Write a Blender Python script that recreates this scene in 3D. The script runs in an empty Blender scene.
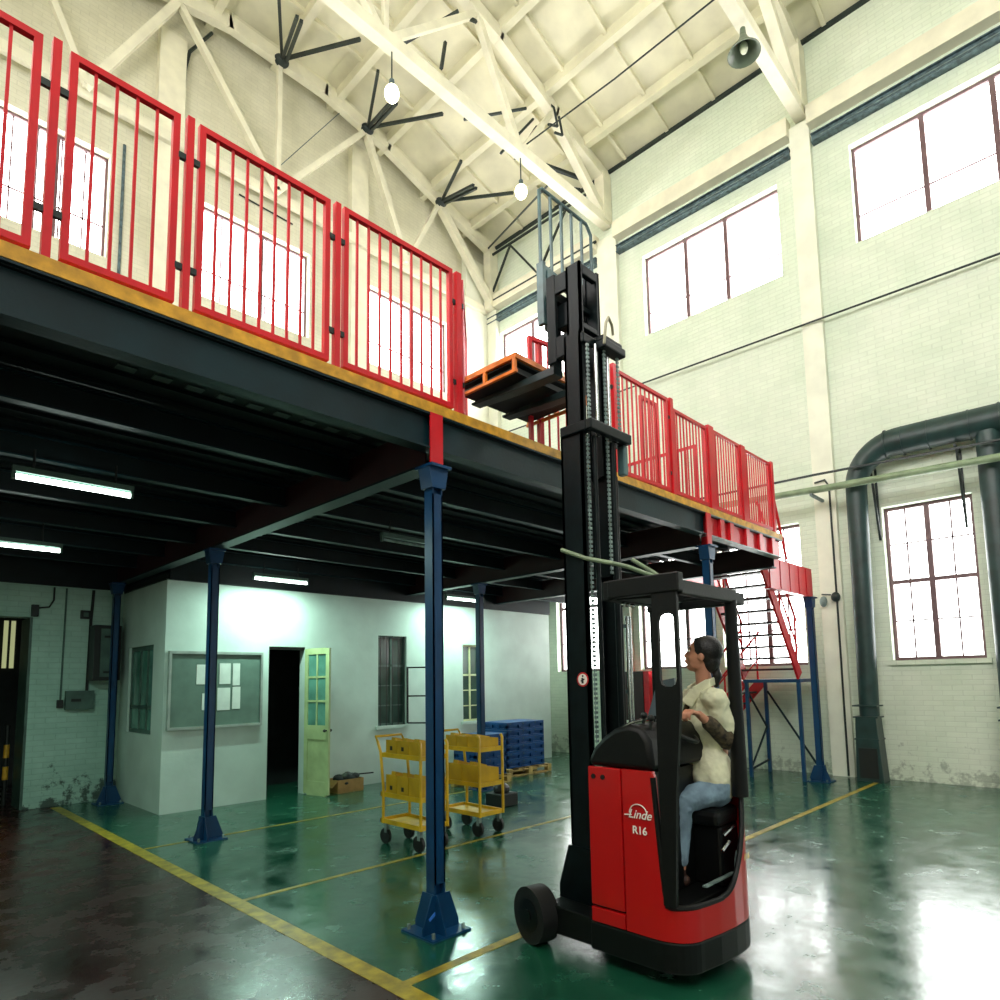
import bpy, bmesh, math, random
from mathutils import Vector, Matrix
random.seed(7)
PI = math.pi
col = bpy.context.scene.collection
sc = bpy.context.scene

# ------------------------------------------------------------------ materials
def lin(c):
    return tuple((v / 12.92 if v <= .04045 else ((v + .055) / 1.055) ** 2.4) for v in [x / 255. for x in c])

def mat(name, rgb, rough=.5, metal=0., var=.12, scale=6., bump=0., bscale=40., rgb2=None, spec=.5, coat=0.):
    m = bpy.data.materials.new(name); m.use_nodes = True
    nt = m.node_tree; N = nt.nodes; L = nt.links
    b = N['Principled BSDF']
    b.inputs['Roughness'].default_value = rough; b.inputs['Metallic'].default_value = metal
    b.inputs['Specular IOR Level'].default_value = spec; b.inputs['Coat Weight'].default_value = coat
    tc = N.new('ShaderNodeTexCoord')
    n = N.new('ShaderNodeTexNoise'); n.inputs['Scale'].default_value = scale; n.inputs['Detail'].default_value = 6
    L.new(tc.outputs['Object'], n.inputs['Vector'])
    r = N.new('ShaderNodeValToRGB')
    c = lin(rgb)
    c2 = lin(rgb2) if rgb2 else tuple(v * (1 - var * 1.6) for v in c)
    c1 = c if rgb2 else tuple(min(1, v * (1 + var)) for v in c)
    r.color_ramp.elements[0].position = .35; r.color_ramp.elements[1].position = .65
    r.color_ramp.elements[0].color = (*c2, 1); r.color_ramp.elements[1].color = (*c1, 1)
    L.new(n.outputs['Fac'], r.inputs['Fac']); L.new(r.outputs['Color'], b.inputs['Base Color'])
    if bump:
        n2 = N.new('ShaderNodeTexNoise'); n2.inputs['Scale'].default_value = bscale; n2.inputs['Detail'].default_value = 4
        L.new(tc.outputs['Object'], n2.inputs['Vector'])
        bp = N.new('ShaderNodeBump'); bp.inputs['Strength'].default_value = bump; bp.inputs['Distance'].default_value = .01
        L.new(n2.outputs['Fac'], bp.inputs['Height']); L.new(bp.outputs['Normal'], b.inputs['Normal'])
    return m

def emit(name, rgb, s):
    m = bpy.data.materials.new(name); m.use_nodes = True
    b = m.node_tree.nodes['Principled BSDF']
    b.inputs['Base Color'].default_value = (*lin(rgb), 1)
    b.inputs['Emission Color'].default_value = (*lin(rgb), 1); b.inputs['Emission Strength'].default_value = s
    return m

def brick(name, rgb, rgb2, dirt=.0, bump=.5, stain_rgb=(120, 120, 100)):
    """painted brickwork; courses run horizontally whichever way the wall faces"""
    m = bpy.data.materials.new(name); m.use_nodes = True
    nt = m.node_tree; N = nt.nodes; L = nt.links; b = N['Principled BSDF']
    b.inputs['Roughness'].default_value = .55
    g = N.new('ShaderNodeTexCoord'); s = N.new('ShaderNodeSeparateXYZ'); L.new(g.outputs['Object'], s.inputs[0])
    a = N.new('ShaderNodeMath'); a.operation = 'ADD'; L.new(s.outputs['X'], a.inputs[0]); L.new(s.outputs['Y'], a.inputs[1])
    c = N.new('ShaderNodeCombineXYZ'); L.new(a.outputs[0], c.inputs['X']); L.new(s.outputs['Z'], c.inputs['Y'])
    bt = N.new('ShaderNodeTexBrick'); L.new(c.outputs[0], bt.inputs['Vector'])
    bt.inputs['Scale'].default_value = 1.; bt.inputs['Brick Width'].default_value = .25; bt.inputs['Row Height'].default_value = .075
    bt.inputs['Mortar Size'].default_value = .008; bt.inputs['Mortar Smooth'].default_value = .5
    bt.inputs['Color1'].default_value = (1, 1, 1, 1); bt.inputs['Color2'].default_value = (.93, .93, .93, 1); bt.inputs['Mortar'].default_value = (.86, .86, .86, 1)
    n = N.new('ShaderNodeTexNoise'); n.inputs['Scale'].default_value = .9; n.inputs['Detail'].default_value = 9; n.inputs['Roughness'].default_value = .65
    L.new(g.outputs['Object'], n.inputs['Vector'])
    r = N.new('ShaderNodeValToRGB'); r.color_ramp.elements[0].position = .33; r.color_ramp.elements[1].position = .66
    r.color_ramp.elements[0].color = (*lin(rgb2), 1); r.color_ramp.elements[1].color = (*lin(rgb), 1)
    L.new(n.outputs['Fac'], r.inputs['Fac'])
    mx = N.new('ShaderNodeMix'); mx.data_type = 'RGBA'; mx.blend_type = 'MULTIPLY'; mx.inputs['Factor'].default_value = .8
    L.new(r.outputs['Color'], mx.inputs['A']); L.new(bt.outputs['Color'], mx.inputs['B'])
    out = mx.outputs['Result']
    if dirt:                                   # peeled and soiled patches near the ground
        n3 = N.new('ShaderNodeTexNoise'); n3.inputs['Scale'].default_value = 5.; n3.inputs['Detail'].default_value = 10; n3.inputs['Roughness'].default_value = .7
        L.new(g.outputs['Object'], n3.inputs['Vector'])
        mr = N.new('ShaderNodeMapRange'); mr.inputs['From Min'].default_value = 0; mr.inputs['From Max'].default_value = 1.0
        mr.inputs['To Min'].default_value = .15; mr.inputs['To Max'].default_value = -.12
        L.new(s.outputs['Z'], mr.inputs['Value'])
        ad = N.new('ShaderNodeMath'); ad.operation = 'ADD'; L.new(n3.outputs['Fac'], ad.inputs[0]); L.new(mr.outputs[0], ad.inputs[1])
        r3 = N.new('ShaderNodeValToRGB'); r3.color_ramp.elements[0].position = .60; r3.color_ramp.elements[1].position = .68
        r3.color_ramp.elements[0].color = (0, 0, 0, 1); r3.color_ramp.elements[1].color = (dirt, dirt, dirt, 1)
        L.new(ad.outputs[0], r3.inputs['Fac'])
        m2 = N.new('ShaderNodeMix'); m2.data_type = 'RGBA'; L.new(r3.outputs['Color'], m2.inputs['Factor'])
        L.new(out, m2.inputs['A']); m2.inputs['B'].default_value = (*lin(stain_rgb), 1); out = m2.outputs['Result']
    L.new(out, b.inputs['Base Color'])
    bp = N.new('ShaderNodeBump'); bp.inputs['Strength'].default_value = bump; bp.inputs['Distance'].default_value = .008
    L.new(bt.outputs['Fac'], bp.inputs['Height']); bp.invert = True
    L.new(bp.outputs['Normal'], b.inputs['Normal'])
    return m

def floor_mat(name, rgb, rgb2, r0, r1, wave=.25, spec=.5, ior=1.5):
    m = bpy.data.materials.new(name); m.use_nodes = True
    nt = m.node_tree; N = nt.nodes; L = nt.links; b = N['Principled BSDF']
    b.inputs['Specular IOR Level'].default_value = spec; b.inputs['IOR'].default_value = ior
    g = N.new('ShaderNodeTexCoord')
    n = N.new('ShaderNodeTexNoise'); n.inputs['Scale'].default_value = 1.6; n.inputs['Detail'].default_value = 10; n.inputs['Roughness'].default_value = .7
    L.new(g.outputs['Object'], n.inputs['Vector'])
    r = N.new('ShaderNodeValToRGB'); r.color_ramp.elements[0].position = .3; r.color_ramp.elements[1].position = .7
    r.color_ramp.elements[0].color = (*lin(rgb2), 1); r.color_ramp.elements[1].color = (*lin(rgb), 1)
    L.new(n.outputs['Fac'], r.inputs['Fac']); L.new(r.outputs['Color'], b.inputs['Base Color'])
    n2 = N.new('ShaderNodeTexNoise'); n2.inputs['Scale'].default_value = 3.2; n2.inputs['Detail'].default_value = 8; n2.inputs['Roughness'].default_value = .65
    L.new(g.outputs['Object'], n2.inputs['Vector'])
    mr = N.new('ShaderNodeMapRange'); mr.inputs['From Min'].default_value = .3; mr.inputs['From Max'].default_value = .7
    mr.inputs['To Min'].default_value = r0; mr.inputs['To Max'].default_value = r1
    L.new(n2.outputs['Fac'], mr.inputs['Value']); L.new(mr.outputs[0], b.inputs['Roughness'])
    n4 = N.new('ShaderNodeTexNoise'); n4.inputs['Scale'].default_value = 9.; n4.inputs['Detail'].default_value = 5
    L.new(g.outputs['Object'], n4.inputs['Vector'])
    bp = N.new('ShaderNodeBump'); bp.inputs['Strength'].default_value = wave; bp.inputs['Distance'].default_value = .006
    L.new(n4.outputs['Fac'], bp.inputs['Height']); L.new(bp.outputs['Normal'], b.inputs['Normal'])
    return m

M = {}
M['wall'] = brick('painted_brick_cream', (226, 224, 202), (204, 202, 178), stain_rgb=(110, 105, 85))
M['wall_r'] = brick('painted_brick_pale_green', (226, 234, 216), (208, 222, 200), dirt=.5, stain_rgb=(96, 110, 92))
M['wall_dirty'] = brick('painted_brick_soiled', (184, 214, 200), (146, 182, 166), dirt=.85, stain_rgb=(28, 36, 30))
M['plaster'] = mat('white_plaster', (230, 232, 214), .6, var=.05, scale=2.5, bump=.15)
M['concrete'] = mat('painted_concrete', (226, 223, 200), .6, var=.06, scale=3, bump=.1)
M['office'] = mat('office_plaster', (192, 208, 198), .55, var=.06, scale=2, bump=.2, bscale=18)
M['roof'] = mat('roof_slab_cream', (220, 217, 190), .65, var=.08, scale=1.5, bump=.1)
M['green_floor'] = floor_mat('green_floor_paint', (28, 90, 66), (15, 60, 44), .10, .32, .2, .5, 2.2)
M['dark_floor'] = floor_mat('dark_oiled_floor', (58, 18, 18), (24, 10, 10), .12, .40, .4, .5, 1.7)
M['yellow_line'] = mat('yellow_line_paint', (158, 138, 34), .4, var=.3, scale=9)
M['red'] = mat('red_paint', (200, 16, 30), .36, var=.08, scale=4)
M['red_truck'] = mat('red_lacquer', (176, 2, 8), .3, var=.03, scale=3, coat=.25)
M['dark_red'] = mat('dark_red_paint', (46, 7, 11), .5, var=.1)
M['yellow_edge'] = mat('yellow_edge_timber', (206, 150, 38), .5, var=.2, scale=12)
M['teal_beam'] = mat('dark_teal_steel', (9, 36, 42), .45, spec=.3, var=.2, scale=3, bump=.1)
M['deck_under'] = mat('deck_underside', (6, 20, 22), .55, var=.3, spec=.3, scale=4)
M['flange'] = mat('worn_flange', (120, 140, 136), .4, var=.3, scale=9)
M['post_blue'] = mat('post_blue_paint', (6, 58, 98), .35, var=.15, scale=4)
M['blue_light'] = mat('bright_blue_tape', (60, 130, 230), .5)
M['black'] = mat('black_paint', (4, 7, 7), .42, var=.2, scale=8, spec=.3)
M['black_soft'] = mat('black_plastic', (4, 7, 7), .5, var=.15, scale=10, spec=.3, bump=.1, bscale=90)
M['mast'] = mat('mast_steel_black', (6, 17, 19), .45, var=.25, scale=9, spec=.18)
M['mast_grey'] = mat('backrest_grey_green', (70, 98, 100), .4, var=.2, scale=8)
M['chrome'] = mat('polished_steel', (200, 205, 205), .2, 1., var=.05)
M['fork_grey'] = mat('fork_worn_steel', (40, 56, 58), .4, .2, var=.3)
M['rubber'] = mat('rubber', (11, 13, 13), .55, var=.2, scale=10)
M['brace'] = mat('brace_black_steel', (28, 42, 40), .5, var=.2)
M['rail_grey'] = mat('crane_rail_grey', (78, 98, 104), .5, .1, var=.3, scale=14)
M['duct'] = mat('duct_dark_green', (30, 56, 54), .42, var=.2, scale=5, bump=.15, bscale=14)
M['duct_top'] = mat('duct_dusty_green', (92, 122, 106), .6, var=.25, scale=5)
M['pipe'] = mat('pipe_pale_green', (128, 148, 116), .5, var=.15)
M['frame_dark'] = mat('window_frame_dark', (104, 78, 82), .5, var=.1)  # pinkish tint puts the bloom of the bright windows into the frame colour
M['frame_white'] = mat('window_frame_cream', (206, 208, 160), .5, var=.1)
M['door_green'] = mat('door_pale_green', (170, 186, 134), .45, var=.1, scale=5)
M['glass_dark'] = mat('dim_glass', (64, 84, 76), .12, var=.2, scale=2)
M['glass_teal'] = mat('teal_glass', (90, 140, 124), .12, var=.25, scale=3)
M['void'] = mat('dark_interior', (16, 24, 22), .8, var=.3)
M['pane'] = emit('bright_daylight_pane', (255, 251, 250), 9.)
M['pane_low'] = emit('bright_daylight_pane_low', (250, 255, 252), 8.)
M['tube'] = emit('fluorescent_tube', (236, 255, 246), 12.)
M['bulb'] = emit('bulb_glow', (255, 248, 205), 9.)
M['bulb_off'] = mat('bulb_unlit', (220, 226, 200), .3)
M['lamp_shade'] = mat('enamel_shade_green', (96, 110, 92), .4, var=.1)
M['orange'] = mat('orange_steel', (226, 122, 38), .45, var=.15, scale=8)
M['pallet_deck'] = mat('pallet_dark_deck', (22, 30, 32), .6, var=.3, scale=10)
M['yellow'] = mat('trolley_yellow', (212, 170, 22), .42, var=.14, scale=5)
M['yellow_dark'] = mat('bin_yellow', (196, 156, 16), .5, var=.12, scale=5)
M['blue_crate'] = mat('crate_blue_plastic', (10, 72, 130), .42, var=.15, scale=6)
M['wood'] = mat('pallet_wood', (176, 150, 84), .7, var=.25, scale=8, bump=.2)
M['cardboard'] = mat('cardboard', (168, 132, 76), .75, var=.12, scale=8)
M['rag'] = mat('rag_grey', (96, 108, 104), .8, var=.4, scale=12)
M['rag_dark'] = mat('rag_dark', (30, 38, 38), .8, var=.3, scale=12)
M['paper'] = mat('paper_white', (214, 222, 212), .7, var=.06)
M['board'] = mat('board_grey_green', (96, 120, 108), .5, var=.08)
M['board_frame'] = mat('board_frame_alu', (160, 172, 164), .35, .4)
M['box_grey'] = mat('cabinet_grey_green', (70, 96, 86), .45, var=.15)
M['box_dark'] = mat('switch_black', (16, 20, 18), .5)
M['skin'] = mat('skin', (196, 136, 108), .5, var=.08, scale=8)
M['hair'] = mat('hair_black', (14, 13, 14), .4, var=.3, scale=60, bump=.4, bscale=120)
M['jacket'] = mat('jacket_khaki', (222, 222, 190), .8, var=.10, scale=9, bump=.6, bscale=22)
M['camo'] = mat('sleeve_dark_print', (92, 80, 58), .8, scale=38, rgb2=(24, 20, 18), bump=.3)
M['jeans'] = mat('jeans_blue', (124, 150, 168), .85, var=.22, scale=8, bump=.5, bscale=18)
M['shoe'] = mat('shoe_brown', (64, 40, 34), .5)
M['sock'] = mat('shoe_pale', (170, 166, 140), .6)
M['white'] = mat('white_mark', (236, 232, 222), .5, var=.02)
M['sign_red'] = mat('sign_red', (200, 20, 24), .5)
M['lip'] = mat('lips', (140, 70, 62), .5)
M['hose_red'] = mat('cabinet_red', (150, 14, 26), .4)
M['hose_bright'] = mat('cabinet_bright_red', (220, 16, 36), .4)
M['acrylic'] = mat('hood_panel_blue_grey', (92, 108, 118), .35)

# ------------------------------------------------------------------ mesh builder
class MB:
    def __init__(s): s.bm = bmesh.new()
    def box(s, x0, x1, y0, y1, z0, z1):
        v = [s.bm.verts.new(p) for p in ((x0,y0,z0),(x1,y0,z0),(x1,y1,z0),(x0,y1,z0),(x0,y0,z1),(x1,y0,z1),(x1,y1,z1),(x0,y1,z1))]
        for f in ((3,2,1,0),(4,5,6,7),(0,1,5,4),(1,2,6,5),(2,3,7,6),(3,0,4,7)): s.bm.faces.new([v[i] for i in f])
        return s
    def bar(s, p0, p1, w, h, up=(0,0,1)):
        p0 = Vector(p0); p1 = Vector(p1); d = (p1 - p0).normalized(); u = Vector(up)
        if abs(d.dot(u)) > .98: u = Vector((0, 1, 0))
        r = d.cross(u).normalized(); u = r.cross(d).normalized()
        o = [r*(-w/2)+u*(-h/2), r*(w/2)+u*(-h/2), r*(w/2)+u*(h/2), r*(-w/2)+u*(h/2)]
        a = [s.bm.verts.new(p0+k) for k in o]; b = [s.bm.verts.new(p1+k) for k in o]
        s.bm.faces.new(a); s.bm.faces.new(b[::-1])
        for i in range(4): s.bm.faces.new([a[i], b[i], b[(i+1)%4], a[(i+1)%4]])
        return s
    def cyl(s, p0, p1, r, r2=None, n=16):
        return s.tube([p0, p1], [r, r if r2 is None else r2], n)
    def tube(s, pts, r, n=10, cap=True):
        pts = [Vector(p) for p in pts]
        if not isinstance(r, (list, tuple)): r = [r]*len(pts)
        rings = []; ref = None
        for i, p in enumerate(pts):
            d = (pts[min(i+1, len(pts)-1)] - pts[max(i-1, 0)]).normalized()
            if ref is None: ref = Vector((0,0,1)) if abs(d.z) < .9 else Vector((1,0,0))
            a = (ref - d*ref.dot(d)).normalized(); ref = a; b = d.cross(a)
            rings.append([s.bm.verts.new(p + (a*math.cos(2*PI*k/n) + b*math.sin(2*PI*k/n))*r[i]) for k in range(n)])
        for i in range(len(rings)-1):
            for k in range(n): s.bm.faces.new([rings[i][k], rings[i][(k+1)%n], rings[i+1][(k+1)%n], rings[i+1][k]])
        if cap: s.bm.faces.new(rings[0][::-1]); s.bm.faces.new(rings[-1])
        return s
    def ell(s, c, rx, ry, rz, rot=None, u=16, v=10):
        mt = Matrix.Translation(c) @ (rot.to_4x4() if rot else Matrix.Identity(4)) @ Matrix.Diagonal((rx, ry, rz, 1))
        bmesh.ops.create_uvsphere(s.bm, u_segments=u, v_segments=v, radius=1, matrix=mt)
        return s
    def cap(s, p0, p1, r0, r1, n=12):
        """tapered capsule"""
        p0 = Vector(p0); p1 = Vector(p1)
        s.ell(p0, r0, r0, r0, u=n, v=8); s.ell(p1, r1, r1, r1, u=n, v=8)
        if (p1-p0).length > 1e-4: s.tube([p0, p1], [r0, r1], n)
        return s
    def prism(s, poly, ax, a0, a1):
        """poly: 2-D points in the plane across axis ax (x: (y,z), y: (x,z), z: (x,y))"""
        def P(q, a): return {'x': (a, q[0], q[1]), 'y': (q[0], a, q[1]), 'z': (q[0], q[1], a)}[ax]
        A = [s.bm.verts.new(P(q, a0)) for q in poly]; B = [s.bm.verts.new(P(q, a1)) for q in poly]
        s.bm.faces.new(A); s.bm.faces.new(B[::-1]); n = len(poly)
        for i in range(n): s.bm.faces.new([A[i], B[i], B[(i+1)%n], A[(i+1)%n]])
        return s
    def build(s, name, m, parent=None, smooth=None, bevel=0, remesh=0, sm_it=4):
        bm = s.bm
        off = Vector((0,0,0)); p = parent
        while p is not None: off += p.location; p = p.parent
        if off.length: bmesh.ops.translate(bm, verts=bm.verts, vec=-off)
        bmesh.ops.recalc_face_normals(bm, faces=bm.faces)
        me = bpy.data.meshes.new(name); 
        if smooth:
            for f in bm.faces: f.smooth = True
            for e in bm.edges:
                if len(e.link_faces) == 2 and e.calc_face_angle(0) > math.radians(smooth if smooth > 1 else 40): e.smooth = False
        bm.to_mesh(me); bm.free(); me.materials.append(M[m] if isinstance(m, str) else m)
        o = bpy.data.objects.new(name, me); col.objects.link(o); o.parent = parent
        if bevel:
            b = o.modifiers.new('bevel', 'BEVEL'); b.width = bevel; b.segments = 2; b.limit_method = 'ANGLE'
        if remesh:
            r = o.modifiers.new('remesh', 'REMESH'); r.mode = 'VOXEL'; r.voxel_size = remesh; r.use_smooth_shade = True
            if sm_it:
                q = o.modifiers.new('smooth', 'SMOOTH'); q.factor = .5; q.iterations = sm_it
        return o

def tag(o, label=None, cat=None, group=None, kind=None):
    if label: o['label'] = label
    if cat: o['category'] = cat
    if group: o['group'] = group
    if kind: o['kind'] = kind
    return o
def thing(name, label, cat, loc=(0,0,0), group=None, kind=None):
    o = bpy.data.objects.new(name, None); o.empty_display_size = .1; col.objects.link(o); o.location = loc
    return tag(o, label, cat, group, kind)
def struct(mb, name, m, **k): return tag(mb.build(name, m, **k), kind='structure')
def copy_tree(o, parent=None):
    c = o.copy(); col.objects.link(c); c.parent = parent
    for ch in list(o.children): copy_tree(ch, c)
    return c
def text(name, body, size, m, parent, origin, right, up, shear=0, ext=.0008, align='CENTER', bold=0):
    """raised lettering built as a mesh"""
    cu = bpy.data.curves.new(name, 'FONT'); cu.body = body; cu.size = size; cu.extrude = ext; cu.shear = shear; cu.align_x = align; cu.offset = bold
    t = bpy.data.objects.new(name, cu); col.objects.link(t)
    bpy.context.view_layer.update()
    me = bpy.data.meshes.new_from_object(t.evaluated_get(bpy.context.evaluated_depsgraph_get()))
    bpy.data.objects.remove(t)
    r = Vector(right).normalized(); u = Vector(up).normalized(); n = r.cross(u)
    off = Vector((0,0,0)); p = parent
    while p is not None: off += p.location; p = p.parent
    mt = Matrix.Translation(Vector(origin)-off) @ Matrix((r, u, n)).transposed().to_4x4()
    me.transform(mt); me.materials.clear(); me.materials.append(M[m])
    o = bpy.data.objects.new(name, me); col.objects.link(o); o.parent = parent
    return o

# ------------------------------------------------------------------ camera (perspective-corrected view camera)
cam_d = bpy.data.cameras.new('camera'); cam = bpy.data.objects.new('camera', cam_d); col.objects.link(cam); sc.camera = cam
cam_d.sensor_width = 36; cam_d.lens = 648.83/1000*36; cam_d.shift_x = 0; cam_d.shift_y = (613.46-500)/1000; cam_d.clip_start = .05; cam_d.clip_end = 200
R_ = Matrix(((0.70099728, -0.71296817, -0.01670931), (-0.06202899, -0.08429507, 0.99450829), (-0.71046127, -0.69611115, -0.10331531))).transposed()
cam.matrix_world = Matrix.Translation((0, 0, 1.6)) @ R_.to_4x4()

# ------------------------------------------------------------------ the hall
XW, YW, XL, YB = 11.4, 11.5, -1.7, -7.0      # right wall, far wall, near side wall, open end behind the camera
def wall_with_holes(name, m, ax, p0, p1, u0, u1, z0, z1, holes):
    us = sorted({u0, u1, *[h[0] for h in holes], *[h[1] for h in holes]}); zs = sorted({z0, z1, *[h[2] for h in holes], *[h[3] for h in holes]})
    mb = MB()
    for i in range(len(us)-1):
        j = 0
        while j < len(zs)-1:
            uc = (us[i]+us[i+1])/2
            def solid(k): 
                zc = (zs[k]+zs[k+1])/2
                return not any(h[0] < uc < h[1] and h[2] < zc < h[3] for h in holes)
            if not solid(j): j += 1; continue
            k = j
            while k < len(zs)-1 and solid(k): k += 1
            if ax == 'x': mb.box(p0, p1, us[i], us[i+1], zs[j], zs[k])
            else: mb.box(us[i], us[i+1], p0, p1, zs[j], zs[k])
            j = k
    return struct(mb, name, m)

# floor: green painted bay and dark oiled aisle
struct(MB().box(2.19, 12, -8, 12, -.2, 0), 'floor', 'green_floor')
struct(MB().box(-6, 2.19, -8, 14.5, -.2, 0), 'floor_aisle', 'dark_floor')
struct(MB().box(2.12, 2.235, -4, 10.6, 0, .003), 'trim_1', 'yellow_line')
struct(MB().box(2.235, 11.0, 2.90, 2.965, 0, .003), 'trim_2', 'yellow_line')
struct(MB().box(2.235, 8.6, 4.90, 4.945, 0, .003), 'trim_3', 'yellow_line')
struct(MB().box(2.235, 7.0, 7.16, 7.20, 0, .003), 'trim_4', 'yellow_line')

UW = [(-.35, 2.76), (3.96, 6.78), (8.0, 11.0)]                 # upper windows of the right wall, one a bay
LW = [(1.53, 2.70), (3.96, 5.42), (5.75, 7.2), (7.95, 9.37)]     # lower windows of the right wall
holes = [(a, b, 8.72, 10.48) for a, b in UW] + [(LW[0][0], LW[0][1], 1.81, 4.22)] + [(a, b, 1.78, 4.22) for a, b in LW[1:]] + [(-4.6, -2.0, 8.72, 10.48), (-2.6, -1.4, 1.81, 4.22)]
wall_with_holes('wall_right', 'wall_r', 'x', XW, XW+.38, YB, YW+.4, 0, 14.0, holes)
FWN = [(1.05, 2.66), (4.13, 6.31), (7.67, 10.06)]
wall_with_holes('wall_back', 'wall', 'y', YW, YW+.38, -1.8, XW+.38, 3.3, 14.6, [(a, b, 8.6, 10.42) for a, b in FWN])
# lower part of the back wall, with the doorway
wall_with_holes('wall_back_lower', 'wall_dirty', 'y', 10.72, 11.0, -1.8, 11.4, 0, 3.415, [(.2, 1.83, -.1, 2.57)])
wall_with_holes('wall_left', 'wall', 'x', XL-.3, XL, YB, YW+.4, 0, 14.0, [(a, b, 6.6, 10.5) for a, b in ((-5.2,-2.2), (-.9, 2.3), (4.2, 7.2))])

wn = [0]
def window(ax, p, u0, u1, z0, z1, mull, trans, thin_u=(), thin_z=(), pane='pane', fr='frame_dark', w=.05, out=.16):
    wn[0] += 1
    loc = (p+out, (u0+u1)/2, z0) if ax == 'x' else ((u0+u1)/2, p+out, z0)
    r = thing('window_%d' % wn[0], None, None, loc, kind='structure')
    fm = MB(); g = MB(); q = p+out
    def B(mb, a, b, c, d, dep=.025):
        if ax == 'x': mb.box(q-dep, q+dep, a, b, c, d)
        else: mb.box(a, b, q-dep, q+dep, c, d)
    B(fm, u0, u1, z0, z0+w); B(fm, u0, u1, z1-w, z1); B(fm, u0, u0+w, z0+w, z1-w); B(fm, u1-w, u1, z0+w, z1-w)
    for u in mull: B(fm, u-w*.75, u+w*.75, z0+w, z1-w, .03)
    for z in trans: B(fm, u0+w, u1-w, z-w*.6, z+w*.6, .028)
    for u in thin_u: B(fm, u-.011, u+.011, z0+w, z1-w, .012)
    for z in thin_z: B(fm, u0+w, u1-w, z-.011, z+.011, .012)
    fm.build('window_frame', fr, r)
    if ax == 'x': g.box(q+.04, q+.05, u0, u1, z0, z1)
    else: g.box(u0, u1, q+.04, q+.05, z0, z1)
    g.build('window_pane', pane, r)
    return r
def sub(u0, u1, n): return [u0+(u1-u0)*k/n for k in range(1, n)]
window('x', XW, -.35, 2.76, 8.72, 10.48, [.84, 1.75], [], thin_z=(9.25,))
window('x', XW, 3.96, 6.78, 8.72, 10.48, [5.02, 5.86], [], thin_z=(9.25,))
window('x', XW, 8.0, 11.0, 8.72, 10.48, [9.0, 10.0], [], thin_z=(9.25,))
window('x', XW, -4.6, -2.0, 8.72, 10.48, [-3.7, -2.9], [])
window('x', XW, 1.53, 2.70, 1.81, 4.22, [2.13], [3.03], thin_u=(1.83, 2.42), thin_z=(2.42, 3.63), pane='pane_low')
window('x', XW, -2.6, -1.4, 1.81, 4.22, [-2.0], [3.03], pane='pane_low')
window('x', XW, 3.96, 5.42, 1.78, 4.22, [4.62], [3.0], thin_u=(4.28, 5.0), thin_z=(2.4, 3.6), pane='pane_low')
window('x', XW, 5.75, 7.2, 1.78, 4.22, [6.2], [3.4], thin_u=(6.5, 6.85), thin_z=(2.35, 3.0), pane='pane_low')
window('x', XW, 7.95, 9.37, 1.78, 4.22, [8.66], [3.2], thin_u=(8.3, 9.02), thin_z=(2.4,), pane='pane_low')
for u0, u1 in FWN:
    window('y', YW, u0, u1, 8.6, 10.42, [u0+(u1-u0)*.56], [], thin_u=sub(u0, u1, 5), thin_z=(9.2,), w=.04)
for u0, u1 in ((-5.2,-2.2), (-.9, 2.3), (4.2, 7.2)):  # unseen side windows, added to brighten the right wall and floor
    window('x', XL-.3, u0, u1, 6.6, 10.5, sub(u0, u1, 3), [8.5], out=.14, pane='pane')
# window sills on the right wall's lower windows
k = 4
for a, b in LW[:1]:
    k += 1; struct(MB().box(XW-.05, XW+.1, a-.06, b+.06, 1.74, 1.81), 'trim_%d' % k, 'wall_r')

# pilasters
def pil(x0, x1, y0, y1, z1=11.3, z0=0, m='plaster'):
    global k
    k += 1; struct(MB().box(x0, x1, y0, y1, z0, z1), 'trim_%d' % k, m)
pil(XW-.10, XW, 3.33, 3.66); pil(XW-.10, XW, 7.36, 7.86); pil(XW-.12, XW, 11.02, 11.5)
pil(3.30, 3.74, YW-.16, YW, 13.2, 3.5, 'concrete'); pil(7.2, 7.62, YW-.16, YW, 13.4, 3.5, 'concrete'); pil(10.55, 11.28, YW-.16, YW, 12.4, 3.5, 'plaster')
# ledge band and string course round the walls
struct(MB().box(XW-.22, XW, YB, 3.33, 11.12, 11.46).box(XW-.22, XW, 3.66, 7.36, 11.12, 11.46).box(XW-.22, XW, 7.86, 11.3, 11.12, 11.46), 'trim_30', 'concrete')
struct(MB().box(-1.7, 11.18, YW-.26, YW-.17, 11.02, 11.2), 'trim_31', 'concrete')
struct(MB().box(XW-.06, XW, YB, YW, 12.80, 12.87), 'trim_32', 'brace')
# corner return of the lower right wall
struct(MB().box(XW-.08, XW, 10.5, 10.72, 0, 3.2), 'trim_33', 'office')

# roof: pitched slab following the truss chords, purlins along the hall and ribs between
TC = [(11.9, 12.75), (11.2, 12.98), (9.6, 13.38), (8.0, 13.88), (6.4, 14.16), (4.4, 14.16), (3.0, 13.86), (1.2, 13.35), (-.6, 12.9), (-2.1, 12.5)]
def zr(x):
    for (a, za), (b, zb) in zip(TC, TC[1:]):
        if b <= x <= a: return za+(zb-za)*(a-x)/(a-b)
    return TC[0][1]
rf = MB()
for (a, za), (b, zb) in zip(TC, TC[1:]):
    rf.prism([(a, za), (b, zb), (b, zb+.14), (a, za+.14)], 'y', YB, YW+.4)
x = 10.55
while x > -1.5:
    z = zr(x); rf.box(x-.07, x+.07, YB, YW, z-.2, z+.03); x -= 1.28
yy = -6.2
while yy < 11.4:
    for (a, za), (b, zb) in zip(TC, TC[1:]): rf.prism([(a, za-.09), (b, zb-.09), (b, zb+.02), (a, za+.02)], 'y', yy-.035, yy+.035)
    yy += 1.02
struct(rf, 'ceiling', 'roof')

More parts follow.
